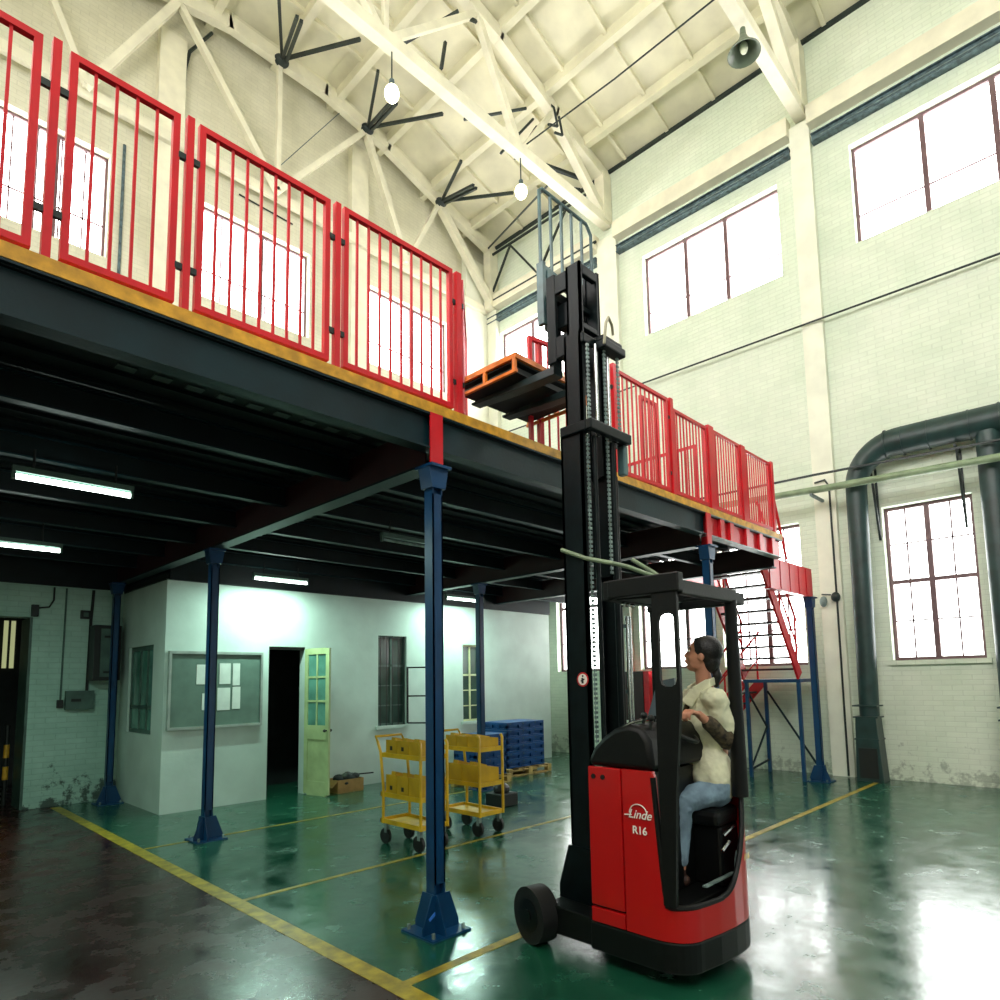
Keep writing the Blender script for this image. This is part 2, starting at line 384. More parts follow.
# trusses
def truss(name, y, label, xs=(11.35, 9.5, 7.4, 5.4, 3.5, 1.3, -1.65), zb=11.25, tb=.21, wt=.15, camber=0.):
    t = thing(name, label, 'roof truss', (5, y, zb), 'roof trusses across the hall')
    zt = lambda q: zr(q)-.24
    tc = MB()
    P = [(11.35, zt(11.35)), (9.6, zt(9.6)), (8.0, zt(8.0)), (6.4, zt(6.4)), (4.4, zt(4.4)), (3.0, zt(3.0)), (1.2, zt(1.2)), (-1.65, zt(-1.65))]
    for (a, za), (b, zb_) in zip(P, P[1:]): tc.bar((a+.03, y, za), (b-.03, y, zb_), wt+.03, .26)
    tc.build('top_chord', 'concrete', t)
    if tb: MB().bar((11.35, y, zb+.02), (-1.65, y, zb+.02), wt+.04, tb).build('bottom_chord', 'concrete', t)
    def web(p, q, w=.11): MB().bar(p, q, w, w).build('web_member', 'concrete', t)
    b0, b1, b2 = (8.5, y, zb), (5.4, y, zb), (2.2, y, zb)
    T = {q: (q, y, zt(q)-.08) for q in xs}
    web((11.3, y, zb+.1), T[9.5], .17); web(T[9.5], b0, .1); web(b0, T[7.4], .13); web(T[7.4], b1, .11); web(b1, T[5.4], .09); web(b1, T[3.5], .11)
    web(T[3.5], b2, .13); web(b2, T[1.3], .1); web(T[1.3], (-1.6, y, zb+.1), .15)
    MB().box(11.1, 11.38, y-.12, y+.12, zb, zt(11.3)).build('end_post', 'concrete', t)
    return t
truss('roof_truss', YW-.36, 'pale concrete roof truss against the back wall above the red gates', zb=11.1, tb=0, wt=.12)
truss('roof_truss', 7.6, 'pale concrete roof truss over the forklift mast with two lit bulbs below it', zb=11.6)
truss('roof_truss', 3.46, 'pale concrete roof truss with the unlit cone lamp at the photo top right', zb=11.45)
truss('roof_truss', -.7, 'pale concrete roof truss nearest the camera, above the photo frame', zb=11.4)

# crane rails: short lattice channel lengths between the pilasters
def crane_rail(y0, y1, label):
    t = thing('crane_rail', label, 'steel rail', (XW-.2, (y0+y1)/2, 10.85), 'grey steel channels above the upper windows')
    MB().box(XW-.14, XW, y0, y1, 10.94, 10.96).box(XW-.14, XW, y0, y1, 10.80, 10.82).box(XW-.10, XW-.08, y0, y1, 10.82, 10.94).build('channel', 'rail_grey', t)
    MB().box(XW-.108, XW-.10, y0+.1, y1-.1, 10.872, 10.884).build('slot_strip', 'flange', t)
crane_rail(7.88, 11.35, 'grey channel rail on the right wall nearest the far corner')
crane_rail(3.68, 7.34, 'grey channel rail on the right wall between the two pale pilasters')
crane_rail(-6.0, 3.30, 'grey channel rail on the right wall at the photo right edge')

# steel bracing between trusses
def rods(label, segs, loc, w=.045, cat='brace', name='steel_brace', m='brace', plate=None):
    t = thing(name, label, cat, loc, 'black steel roof bracing')
    for i, (p, q) in enumerate(segs): MB().bar(p, q, w, w).build('brace_rod', m, t)
    if plate: MB().ell(plate, .15, .12, .1).build('gusset_plate', m, t, smooth=1)
    return t
Y3, Y2, Y1 = YW-.45, 7.66, 3.46
for xx, lb in ((5.4, 'black brace rods fanning from the roof truss node above the wide red gate'),
               (7.4, 'black brace rods fanning from the roof truss node left of the left lit bulb'),
               (9.5, 'black brace rods fanning from the truss node above the end of the red gates')):
    za = zr(xx)-.3; n = (xx, Y3, za)
    rods(lb, [(n, (xx-.95, 9.3, za-.6)), (n, (xx-.6, 9.3, za-.95)), ((xx+.08, Y3, za-.02), (xx-.52, 9.3, za-.97)), (n, (xx+.65, 9.3, za-.42))], n, .055, plate=(xx, Y3+.02, za-.02))
rods('black lattice brace high on the right wall between far corner and forklift mast',
     [((11.2, 11.2, 12.55), (11.2, 7.8, 12.5)), ((11.2, 11.2, 11.3), (11.2, 7.8, 11.25)), ((11.2, 11.2, 11.3), (11.2, 10.4, 12.5)), ((11.2, 10.4, 12.5), (11.2, 9.5, 11.3)), ((11.2, 9.5, 11.3), (11.2, 8.6, 12.5))], (11.2, 9.5, 12))
rods('long thin black rod running from far corner post up to a truss', [((11.1, 11.1, 12.7), (9.6, 7.8, 11.7))], (10.4, 9.5, 12.2), .03)
rods('short black double angle hanging by the roof truss above the mast', [((9.4, 7.56, 13.2), (9.4, 7.45, 13.05)), ((9.4, 7.45, 13.05), (9.5, 7.45, 12.7)), ((9.5, 7.45, 12.7), (9.2, 7.45, 12.55)), ((9.55, 7.45, 12.95), (9.65, 7.45, 12.6)), ((9.65, 7.45, 12.6), (9.4, 7.45, 12.5))], (9.5, 7.45, 12.8), .035)
rods('black diagonal pair of rods right of the left lit bulb', [((8.9, 7.75, 12.9), (7.9, 8.5, 12.5)), ((9.1, 7.75, 12.8), (8.5, 8.1, 11.9)), ((9.2, 7.75, 12.7), (8.8, 8.0, 11.9))], (8.8, 8, 12.5), .04)
rods('black angle pieces beside the top of the end truss post', [((10.9, 7.75, 12.5), (10.0, 8.2, 12.6)), ((10.6, 7.75, 12.1), (10.1, 8.1, 12.1))], (10.4, 8, 12.3), .07)
rods('black angle bar at the photo top edge above the left bulb', [((7.1, 7.75, 13.6), (6.6, 9.2, 13.5)), ((7.2, 7.75, 13.6), (7.3, 7.5, 13.35)), ((7.0, 8.0, 13.1), (6.9, 8.0, 12.5))], (7, 8, 13.4), .05)
# wiring
def wire(name, label, pts, r, m='brace', cat='cable'):
    o = MB().tube(pts, r, 6).build(name, m, smooth=1); return tag(o, label, cat)
wire('power_cable', 'thin black power cable running between two roof trusses', [(8.6, 7.5, 11.78), (8.6, 5.5, 11.70), (8.6, 3.5, 11.72)], .014)
wire('wall_cable', 'long black cable strung high across the right wall below the upper windows', [(XW-.16, 11.0, 7.72), (XW-.14, 7.6, 7.66), (XW-.16, 3.5, 7.58), (XW-.1, .5, 7.56), (XW-.1, -6, 7.6)], .018)
wire('conduit', 'black bent conduit on the back wall above the narrow red gate', [(4.19, 11.42, 13.79), (3.81, 11.42, 13.12), (3.74, 11.42, 12.7), (3.73, 11.42, 11.86)], .03)
wire('hanging_wire', 'thin grey stay wire slanting down across the back wall', [(6.6, 10.9, 13.4), (5.2, 11.2, 11.3)], .008, 'rail_grey', 'wire')
wire('drain_pipe', 'dark slim pipe standing on the back wall behind the second red gate', [(2.85, YW-.025, 10.7), (2.85, YW-.025, 3.5)], .025, 'rail_grey', 'pipe')
def strip_cable(x0, x1, z0, z1, lb):
    wire('wall_conduit', lb, [(x0, YW-.03, z0), (x1, YW-.03, z1)], .015)
strip_cable(4.8, 5.9, 10.9, 10.86, 'short black conduit above the window behind the wide red gate')

# lamps
def bulb_lamp(x, y, z, zc, lit, label):
    t = thing('hanging_lamp', label, 'lamp', (x, y, z), 'bare bulb lamps under the roof' if lit else None)
    MB().cyl((x, y, zc), (x, y, z+.26), .012).build('flex', 'brace', t)
    MB().cyl((x, y, z+.26), (x, y, z+.12), .04, .05).build('lamp_holder', 'rail_grey' if lit else 'lamp_shade', t, smooth=1)
    if lit:
        MB().ell((x, y, z+.03), .115, .115, .14).build('light_bulb', 'bulb', t, smooth=1)
        l = bpy.data.lights.new('bulb_light', 'POINT'); l.energy = 8; l.color = (1, .95, .82); l.shadow_soft_size = .12
        lo = bpy.data.objects.new('bulb_light', l); col.objects.link(lo); lo.location = (x, y-.02, z-.16)
    else:
        mb = MB(); n = 20; prof = [(.05, .14), (.08, .06), (.15, -.04), (.23, -.13), (.24, -.16), (.225, -.155), (.14, -.03), (.06, .05)]
        rings = [[mb.bm.verts.new((x+r*math.cos(2*PI*k/n), y+r*math.sin(2*PI*k/n), z+h)) for k in range(n)] for r, h in prof]
        for i in range(len(rings)-1):
            for k in range(n): mb.bm.faces.new([rings[i][k], rings[i][(k+1)%n], rings[i+1][(k+1)%n], rings[i+1][k]])
        mb.build('lamp_shade', 'lamp_shade', t, smooth=1)
        MB().ell((x, y, z-.06), .06, .06, .1).build('light_bulb', 'bulb_off', t, smooth=1)
bulb_lamp(5.53, 7.6, 10.75, 11.5, True, 'lit bare bulb hanging from the truss, leftmost of the two')
bulb_lamp(8.52, 7.6, 10.78, 11.5, True, 'lit bare bulb hanging just above the forklift backrest')
bulb_lamp(8.97, 3.46, 11.06, 11.35, False, 'unlit grey cone lamp hanging from the truss at top right')

# ------------------------------------------------------------------ mezzanine platform
PX = [2.82, 6.83]; PY = [3.39, 7.13, 10.36]
mz = thing('mezzanine_platform', 'dark steel mezzanine floor with yellow front edge on blue posts', 'mezzanine', (4, 6, 3.2))
DX0, DX1, DY0, DY1 = -1.7, 9.0, 3.36, 10.70
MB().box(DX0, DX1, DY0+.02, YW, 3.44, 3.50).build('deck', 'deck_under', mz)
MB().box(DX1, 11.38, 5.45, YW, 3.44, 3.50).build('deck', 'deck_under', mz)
MB().box(DX1, 11.36, 5.45, 5.47, 3.1, 3.44).build('stair_edge_beam', 'red', mz)
# corrugation ribs under the deck, shown as one sheet
cr = MB(); yy = DY0+.15
while yy < DY1-.1:
    cr.box(DX0, DX1, yy, yy+.07, 3.415, 3.44); yy += .2
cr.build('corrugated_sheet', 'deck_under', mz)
MB().box(DX0, DX1, DY0-.005, DY0+.02, 3.462, 3.535).box(DX0, DX1, DY0+.02, DY0+.11, 3.50, 3.535).build('edge_strip', 'yellow_edge', mz)
def ibeam_x(x0, x1, y, z0, z1, fl, web_m, name, flange_m=None):
    p = MB().box(x0, x1, y-.008, y+.008, z0+.012, z1-.012).build(name, web_m, mz)
    MB().box(x0, x1, y-fl/2, y+fl/2, z0, z0+.012).box(x0, x1, y-fl/2, y+fl/2, z1-.012, z1).build('flange', flange_m or web_m, p)
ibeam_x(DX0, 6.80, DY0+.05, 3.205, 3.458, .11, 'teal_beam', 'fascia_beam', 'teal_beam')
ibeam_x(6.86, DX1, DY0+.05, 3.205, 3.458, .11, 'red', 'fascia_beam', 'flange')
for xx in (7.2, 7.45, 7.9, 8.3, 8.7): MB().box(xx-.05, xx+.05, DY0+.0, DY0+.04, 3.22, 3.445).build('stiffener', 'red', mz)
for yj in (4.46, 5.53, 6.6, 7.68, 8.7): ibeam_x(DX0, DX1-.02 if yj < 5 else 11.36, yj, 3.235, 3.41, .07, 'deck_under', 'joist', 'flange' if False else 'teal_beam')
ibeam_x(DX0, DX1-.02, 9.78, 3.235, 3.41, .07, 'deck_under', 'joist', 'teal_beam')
for xb in PX+[DX1-.05]:
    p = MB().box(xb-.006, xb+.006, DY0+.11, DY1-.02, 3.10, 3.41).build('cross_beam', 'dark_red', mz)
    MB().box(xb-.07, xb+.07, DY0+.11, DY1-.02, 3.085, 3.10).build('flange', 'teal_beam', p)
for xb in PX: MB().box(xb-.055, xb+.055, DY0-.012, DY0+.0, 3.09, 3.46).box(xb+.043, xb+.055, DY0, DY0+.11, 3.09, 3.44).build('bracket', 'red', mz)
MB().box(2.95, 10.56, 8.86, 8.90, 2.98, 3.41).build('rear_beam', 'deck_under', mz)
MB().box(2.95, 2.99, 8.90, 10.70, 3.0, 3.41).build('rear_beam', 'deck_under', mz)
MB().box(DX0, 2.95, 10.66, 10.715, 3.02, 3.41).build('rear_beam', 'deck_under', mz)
# pale plates standing in for light reflections on the sheet underside
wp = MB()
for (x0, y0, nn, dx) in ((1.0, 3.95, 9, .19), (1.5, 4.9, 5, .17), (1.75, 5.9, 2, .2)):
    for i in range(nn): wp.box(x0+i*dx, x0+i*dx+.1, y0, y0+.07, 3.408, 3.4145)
M['glint'] = mat('sheet_glint_grey', (44, 58, 56), .4)
tag(wp.build('sheet_glint', 'glint', mz), kind='stuff')

def post(x, y, h, label, r=.044, tape=False, base=True):
    t = thing('steel_post', label, 'post', (x, y, 0), 'blue mezzanine posts')
    # I-section shaft
    MB().box(x-r, x-r+.012, y-r, y+r, .012, h).box(x+r-.012, x+r, y-r, y+r, .012, h).box(x-r+.012, x+r-.012, y-.006, y+.006, .012, h).box(x-r, x+r, y-r, y-r+.006, .3, h-.2).build('shaft', 'post_blue', t)
    if base:
        b = MB().box(x-.16, x+.16, y-.16, y+.16, 0, .014).build('base_plate', 'post_blue', t)
        for sx in (-1, 1):
            for sy in (-1, 1): MB().cyl((x+sx*.125, y+sy*.125, .014), (x+sx*.125, y+sy*.125, .045), .012, n=8).build('bolt', 'flange', b)
        for a in range(2):
            d = (1, 0) if a == 0 else (0, 1)
            mb = MB()
            pl = [(-.15, .014), (.15, .014), (.15, .05), (.075, .24), (-.075, .24), (-.15, .05)]
            if a == 0: mb.prism([(x+u, z) for u, z in pl], 'y', y-r-.008, y-r); 
            else: mb.prism([(y+u, z) for u, z in pl], 'x', x-r-.008, x-r)
            mb.build('gusset', 'post_blue', t)
    if tape: MB().bar((x-.10, y-r-.010, .10), (x-.02, y-r-.010, .15), .004, .02).build('tape_mark', 'blue_light', t)
    MB().prism([(x-.06, h-.16), (x+.06, h-.16), (x+.085, h-.02), (x-.085, h-.02)], 'y', y-.06, y+.06).box(x-.09, x+.09, y-.09, y+.09, h-.02, h).build('post_head', 'post_blue', t)
    return t
post(PX[0], PY[0], 3.085, 'nearest blue steel post, left of the forklift, with bright tape on its foot', tape=True)
post(PX[0], PY[1], 3.085, 'blue steel post standing in front of the notice board')
post(2.74, PY[2], 3.085, 'blue steel post at the office corner beside the grey cabinet')
post(PX[1], PY[0], 3.085, 'blue steel post seen through the forklift cab behind the driver head')
post(PX[1], PY[1], 3.085, 'dark blue steel post behind the second yellow trolley')
post(10.60, 3.60, 2.82, 'blue steel post under the red beam at the stair landing')

# ------------------------------------------------------------------ railings
def gate_panel(x0, x1, nbar, label, z0=3.575, z1=4.63, y=3.41, name='railing_gate', p1=None, fw=.034, bw=.014, group='red barred gates on the mezzanine edge'):
    """a framed panel of vertical bars from (x0,y) to p1 or (x1,y)"""
    a = Vector((x0, y, 0)); b = Vector((x1, y, 0)) if p1 is None else Vector((p1[0], p1[1], 0))
    t = thing(name, label, 'railing', (x0, y, z0), group)
    d = (b-a).normalized()
    P = lambda s, z: a + d*s + Vector((0, 0, z)); Ln = (b-a).length
    MB().bar(P(0, z1-fw/2), P(Ln, z1-fw/2), fw, fw).bar(P(0, z0+fw/2), P(Ln, z0+fw/2), fw, fw).bar(P(fw/2, z0+fw), P(fw/2, z1-fw), fw, fw, d).bar(P(Ln-fw/2, z0+fw), P(Ln-fw/2, z1-fw), fw, fw, d).build('gate_frame', 'red', t)
    for i in range(1, nbar+1):
        s = fw/2 + (Ln-fw)*i/(nbar+1)
        MB().bar(P(s, z0+fw), P(s, z1-fw), bw, bw, d).build('baluster', 'red', t)
    return t
def rail_post(x, label, y=3.40, z1=4.64, w=.036, clips=True, dy=None):
    t = thing('railing_post', label, 'railing post', (x, y, 3.5), 'red posts between the gates')
    MB().box(x-w/2, x+w/2, y-.021, y+(dy or .021), 3.50, z1).build('post_tube', 'red', t)
    if clips:
        for z in (3.78, 4.40): [MB().box(a_, b_, y-.010, y+.010, z-.017, z+.017).build('hinge_clip', 'brace', t) for a_, b_ in ((x-.055, x-w/2), (x+w/2, x+.055))]
    return t
gate_panel(-.45, .49, 8, 'red barred gate cut off by the left edge of the photo')
rail_post(.545, 'red post between the cut-off gate and the narrow gate')
gate_panel(.60, 1.10, 4, 'narrow red barred gate, second from the photo left edge')
rail_post(1.15, 'red post between the narrow gate and the next gate')
gate_panel(1.20, 2.00, 8, 'red barred gate above the middle of the dark deck, third from left', z1=4.64)
rail_post(2.05, 'red post left of the gate nearest the lifting opening')
gate_panel(2.10, 3.02, 9, 'red barred gate just left of the lifting opening', z1=4.65)
rail_post(3.07, 'red post at the left side of the lifting opening', w=.05)
gate_panel(3.12, 0, 7, 'open red gate swung inward edge-on at the lifting opening', p1=(3.70, 4.0), z1=4.62, name='open_gate', group=None)
gate_panel(4.08, 0, 8, 'red gate behind the raised pallet and mast', y=3.60, p1=(5.02, 3.42), z1=4.62)
rail_post(4.25, 'red post between the raised pallet and the mast', y=3.62, clips=False, w=.05)
rail_post(5.10, 'red post just right of the forklift mast', w=.07)
gate_panel(5.16, 6.10, 10, 'red barred gate just right of the forklift mast', z1=4.61)
gate_panel(5.80, 6.12, 3, 'narrow red barred gate doubled behind the gate right of the mast', y=3.55, z1=4.60)
rail_post(6.16, 'red post between the two gates right of the mast', w=.06, z1=4.62)
gate_panel(6.22, 6.98, 9, 'red barred gate with lower top, second right of the mast', z1=4.53)
rail_post(7.06, 'broad red post above the red bracket of the fascia beam', w=.13, z1=4.56, clips=False)
gate_panel(7.14, 7.86, 9, 'red barred railing between the two broad red posts', z1=4.54)
rail_post(7.93, 'broad red post second from the stair end of the railing', w=.12, z1=4.54, clips=False)
gate_panel(8.01, 8.80, 10, 'red barred railing nearest the stair head', z1=4.52)
rail_post(8.85, 'red end post at the stair head', w=.07, z1=4.54, clips=False)
gate_panel(7.1, 8.86, 16, 'red inner railing along the back of the stair head', y=4.75, z1=4.40, group=None)
gate_panel(7.1, 0, 8, 'red inner railing crossing the deck behind the broad post', y=3.6, p1=(7.1, 4.7), z1=4.40, group=None)

# ------------------------------------------------------------------ stairs
tb = thing('stair_beam', 'red box beam with stiffeners carried on the blue post at the stairs', 'beam', (9.9, 3.6, 3.0))
MB().box(9.0, 10.62, 3.55, 3.57, 2.84, 3.24).box(9.0, 10.62, 3.55, 3.66, 2.82, 2.84).box(9.0, 10.62, 3.55, 3.66, 3.24, 3.26).build('web_plate', 'red', tb)
for xx in (9.35, 9.7, 10.05, 10.35): MB().box(xx, xx+.12, 3.54, 3.55, 2.84, 3.24).build('stiffener', 'red', tb)
def flight(label, p0, p1, dvec, wvec, width, n, loc):
    """p0 top, p1 bottom of the near stringer line; wvec is the direction across the flight"""
    t = thing('stair_flight', label, 'stairs', loc, 'red steel stair flights')
    p0 = Vector(p0); p1 = Vector(p1); w = Vector(wvec)
    for s in (0, width): MB().bar(p0+w*s, p1+w*s, .035, .17).build('stringer', 'red', t)
    for i in range(1, n+1):
        c = p0+(p1-p0)*(i/(n+.6)); d = Vector(dvec)
        MB().bar(c+w*.02-d*.0, c+w*(width-.02), .17, .03).build('tread', 'dark_red', t)
    for s in (0, width):
        r = MB(); up = Vector((0, 0, .85))
        r.tube([p0+w*s+up, p1+w*s+up], .02, 8)
        r.tube([p0+w*s+up*.5, p1+w*s+up*.5], .014, 8)
        for q in (.05, .5, .95):
            b = p0+(p1-p0)*q+w*s; r.tube([b, b+up], .018, 8)
        r.build('handrail', 'red', t, smooth=1)
    return t
flight('upper red steel stair flight seen from below beside the blue post', (9.2, 3.76, 3.28), (10.42, 3.76, 1.60), (1, 0, 0), (0, 1, 0), .86, 9, (10.42, 3.76, 1.56))
flight('lower red steel stair flight going down along the wall behind the driver', (10.45, 4.66, 1.52), (10.45, 6.0, .08), (0, 1, 0), (1, 0, 0), .72, 7, (10.45, 6.0, 0))
ld = thing('stair_landing', 'blue steel landing frame on braced legs below the upper stair flight', 'landing', (10.85, 4.15, 0))
MB().box(10.38, 11.2, 3.74, 4.64, 1.50, 1.555).build('landing_deck', 'post_blue', ld)
for (lx, ly) in ((10.42, 3.78), (10.42, 4.60), (11.16, 4.60), (11.16, 3.78)): MB().box(lx-.025, lx+.025, ly-.025, ly+.025, 0, 1.5).build('leg', 'post_blue', ld)
MB().bar((10.45, 4.6, 1.35), (11.13, 4.6, .75), .02, .03).bar((11.13, 4.6, .75), (10.45, 4.6, .15), .02, .03).bar((10.45, 4.6, .12), (11.13, 4.6, .2), .02, .03).bar((11.16, 3.82, .15), (11.16, 4.57, 1.35), .02, .03).build('cross_brace', 'teal_beam', ld)
wp2 = thing('stair_handrail', 'short red sloping handrail at the stair head', 'handrail', (9.0, 3.45, 3.5))
MB().tube([(8.86, 3.45, 4.45), (9.35, 3.45, 3.25)], .02, 8).build('rail_tube', 'red', wp2, smooth=1)

# ------------------------------------------------------------------ office
OY, OX, OT = 8.9, 2.93, 3.0
DR = (4.33, 4.90, 0, 2.15); W1 = (6.21, 6.79, .9, 2.38); W2 = (8.08, 8.52, .87, 2.28)
wall_with_holes('wall_office_front', 'office', 'y', OY, OY+.16, OX, 10.56, 0, OT, [(DR[0], DR[1], -.1, DR[3]), W1, W2])
wall_with_holes('wall_office_side', 'office', 'x', OX, OX+.14, OY+.16, 10.72, 0, OT, [(9.33, 10.34, .97, 2.16)])
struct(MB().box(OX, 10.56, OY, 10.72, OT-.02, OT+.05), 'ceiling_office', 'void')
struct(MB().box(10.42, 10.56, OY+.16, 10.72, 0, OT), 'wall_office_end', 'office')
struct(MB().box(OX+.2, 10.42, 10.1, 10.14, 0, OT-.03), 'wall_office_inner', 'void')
# side window: sliding panes
wn[0] += 1
r = thing('window_%d' % wn[0], None, None, (OX, 9.8, .97), kind='structure')
MB().box(OX+.03, OX+.07, 9.33, 10.34, .97, 1.02).box(OX+.03, OX+.07, 9.33, 10.34, 2.10, 2.16).box(OX+.03, OX+.07, 9.33, 9.38, 1.02, 2.10).box(OX+.03, OX+.07, 10.29, 10.34, 1.02, 2.10).box(OX+.03, OX+.07, 9.33, 10.34, 1.30, 1.35).box(OX+.03, OX+.07, 9.62, 9.66, 1.02, 2.1).box(OX+.03, OX+.07, 9.92, 9.96, 1.02, 2.1).build('window_frame', 'box_grey', r)
MB().box(OX+.048, OX+.054, 9.38, 10.29, 1.02, 2.1).build('window_pane', 'glass_teal', r)
cu = MB()
for i in range(7): cu.box(OX+.10, OX+.115, 9.66+i*.045, 9.69+i*.045, 1.36, 2.08)
cu.build('blind', 'paper', r)
# window 1: dark casement with one sash swung out
def office_window(n, u0, u1, z0, z1, fr, pane, zt):
    wn[0] += 1
    r = thing('window_%d' % wn[0], None, None, ((u0+u1)/2, OY, z0), kind='structure'); f = MB(); y0, y1 = OY+.05, OY+.09; w = .035
    f.box(u0, u1, y0, y1, z0, z0+w).box(u0, u1, y0, y1, z1-w, z1).box(u0, u0+w, y0, y1, z0, z1).box(u1-w, u1, y0, y1, z0, z1).box(u0, u1, y0, y1, zt-w/2, zt+w/2).box((u0+u1)/2-w/2, (u0+u1)/2+w/2, y0, y1, z0, z1)
    for z in (z0+(zt-z0)/3, z0+(zt-z0)*2/3): f.box(u0, u1, y0+.005, y1-.005, z-.01, z+.01)
    f.build('window_frame', fr, r)
    MB().box(u0+w, u1-w, OY+.068, OY+.073, z0+w, z1-w).build('window_pane', pane, r)
    b = MB(); q = u0+.06
    while q < u1-.03: b.box(q-.004, q+.004, OY+.02, OY+.028, z0, z1); q += .12
    if fr != 'frame_white': b.build('window_bars', 'box_dark', r)
    MB().box(u0-.05, u1+.05, OY-.04, OY+.02, z0-.05, z0).build('window_sill', 'office', r)
    return r
r = office_window(1, *W1, 'box_grey', 'glass_dark', 1.88)
sash = MB(); hx = 6.80
for z in (.92, 1.37, 1.85): sash.bar((hx, OY-.01, z), (hx+.22, OY-.30, z), .02, .025)
for (ax_, ay_) in ((0, -.01), (.22, -.30)): sash.bar((hx+ax_, OY+ay_, .92), (hx+ax_, OY+ay_, 1.86), .025, .025)
sash.build('window_sash', 'box_dark', r)
office_window(2, *W2, 'frame_white', 'glass_dark', 1.72)
r = thing('door_1', None, None, (4.9, OY, 0), kind='structure')
# open glazed door leaf, hinged at the right jamb and swung out
h0 = Vector((4.90, OY-.02, 0)); h1 = Vector((5.01, OY-.52, 0)); dd = (h1-h0); ln = dd.length; dd.normalize()
P = lambda s, z: h0+dd*s+Vector((0, 0, z))
df = MB(); T = .035
df.bar(P(.035, .02), P(.035, 2.12), .07, T, dd.cross(Vector((0,0,1)))).bar(P(ln-.035, .02), P(ln-.035, 2.12), .07, T, dd.cross(Vector((0,0,1))))
for z, hh in ((.10, .2), (.90, .2), (2.08, .09)): df.bar(P(.07, z), P(ln-.07, z), T, hh)
for z in (1.35, 1.70): df.bar(P(.07, z), P(ln-.07, z), T*.8, .03)
df.bar(P(ln/2, 1.0), P(ln/2, 2.04), .03, T*.8, dd.cross(Vector((0,0,1))))
df.bar(P(.07, .5), P(ln-.07, .5), .012, .60)
df.build('door_leaf', 'door_green', r)
MB().bar(P(.07, 1.52), P(ln-.07, 1.52), .006, 1.04).build('door_pane', 'glass_teal', r)
nh = dd.cross(Vector((0, 0, 1)))
MB().cyl(P(ln-.04, .93)-nh*.05, P(ln-.04, .93)+nh*.05, .012).ell(P(ln-.04, .93)-nh*.06, .022, .022, .022).ell(P(ln-.04, .93)+nh*.06, .022, .022, .022).build('door_handle', 'box_dark', r, smooth=1)
MB().box(DR[0]-.03, DR[0], OY+.02, OY+.12, 0, 2.15).box(DR[0], DR[1], OY+.02, OY+.12, 2.11, 2.15).build('door_frame', 'box_dark', r)

nb = thing('notice_board', 'large grey framed notice board on the office wall with sheets pinned on it', 'notice board', (3.6, OY, 1.05))
MB().box(2.99, 4.20, OY-.03, OY, 1.07, 2.03).build('board_face', 'board', nb)
MB().box(2.97, 4.22, OY-.06, OY, 1.04, 1.075).box(2.97, 4.22, OY-.06, OY, 2.02, 2.055).box(2.97, 3.0, OY-.06, OY, 1.075, 2.02).box(4.19, 4.22, OY-.06, OY, 1.075, 2.02).build('board_frame', 'board_frame', nb)
for (px_, pz, w_, h_, lb) in ((3.32, 1.62, .12, .26, 'upper left'), (3.40, 1.28, .16, .22, 'lower left'), (3.62, 1.62, .15, .28, 'upper middle'), (3.80, 1.60, .10, .30, 'upper right'), (3.60, 1.27, .17, .30, 'lower middle'), (3.80, 1.28, .11, .30, 'lower right')):
    s = MB().box(px_, px_+w_, OY-.036, OY-.031, pz, pz+h_).build('paper_sheet', 'paper'); tag(s, 'white paper sheet on the notice board, ' + lb + ' of the six', 'paper', 'sheets on the notice board')
bx = thing('cardboard_box', 'open cardboard box on the floor right of the office door', 'box', (5.42, 8.66, 0))
b = MB(); x0, x1, y0, y1, h = 5.22, 5.66, 8.48, 8.80, .19
b.box(x0, x1, y0, y0+.01, 0, h).box(x0, x1, y1-.01, y1, 0, h).box(x0, x0+.01, y0+.01, y1-.01, 0, h).box(x1-.01, x1, y0+.01, y1-.01, 0, h).box(x0+.01, x1-.01, y0+.01, y1-.01, 0, .01).build('carton', 'cardboard', bx)
MB().prism([(x0, h), (x0-.10, h-.09), (x0-.095, h-.1), (x0+.005, h-.012)], 'y', y0, y1).build('box_flap', 'cardboard', bx)
rg = MB()
for i in range(10): rg.ell((5.30+.032*i, 8.6+.06*math.sin(i*2.3), .17+.05*math.sin(i*1.7+.5)), .09, .07, .045)
tag(rg.build('rag_heap', 'rag_dark', remesh=.012), 'dark rags piled in the cardboard box by the office door', 'rags')
rg = MB()
for i in range(4): rg.ell((5.40+.04*i, 8.58, .235+.02*math.sin(i*2)), .06, .05, .04)
tag(rg.build('cloth', 'rag', remesh=.012), 'grey crumpled cloth on top of the dark rags', 'cloth')
tag(MB().bar((5.50, 8.60, .235), (5.86, 8.52, .235), .03, .018).build('flat_bar', 'rag_dark'), 'dark flat bar sticking out of the cardboard box', 'tool')

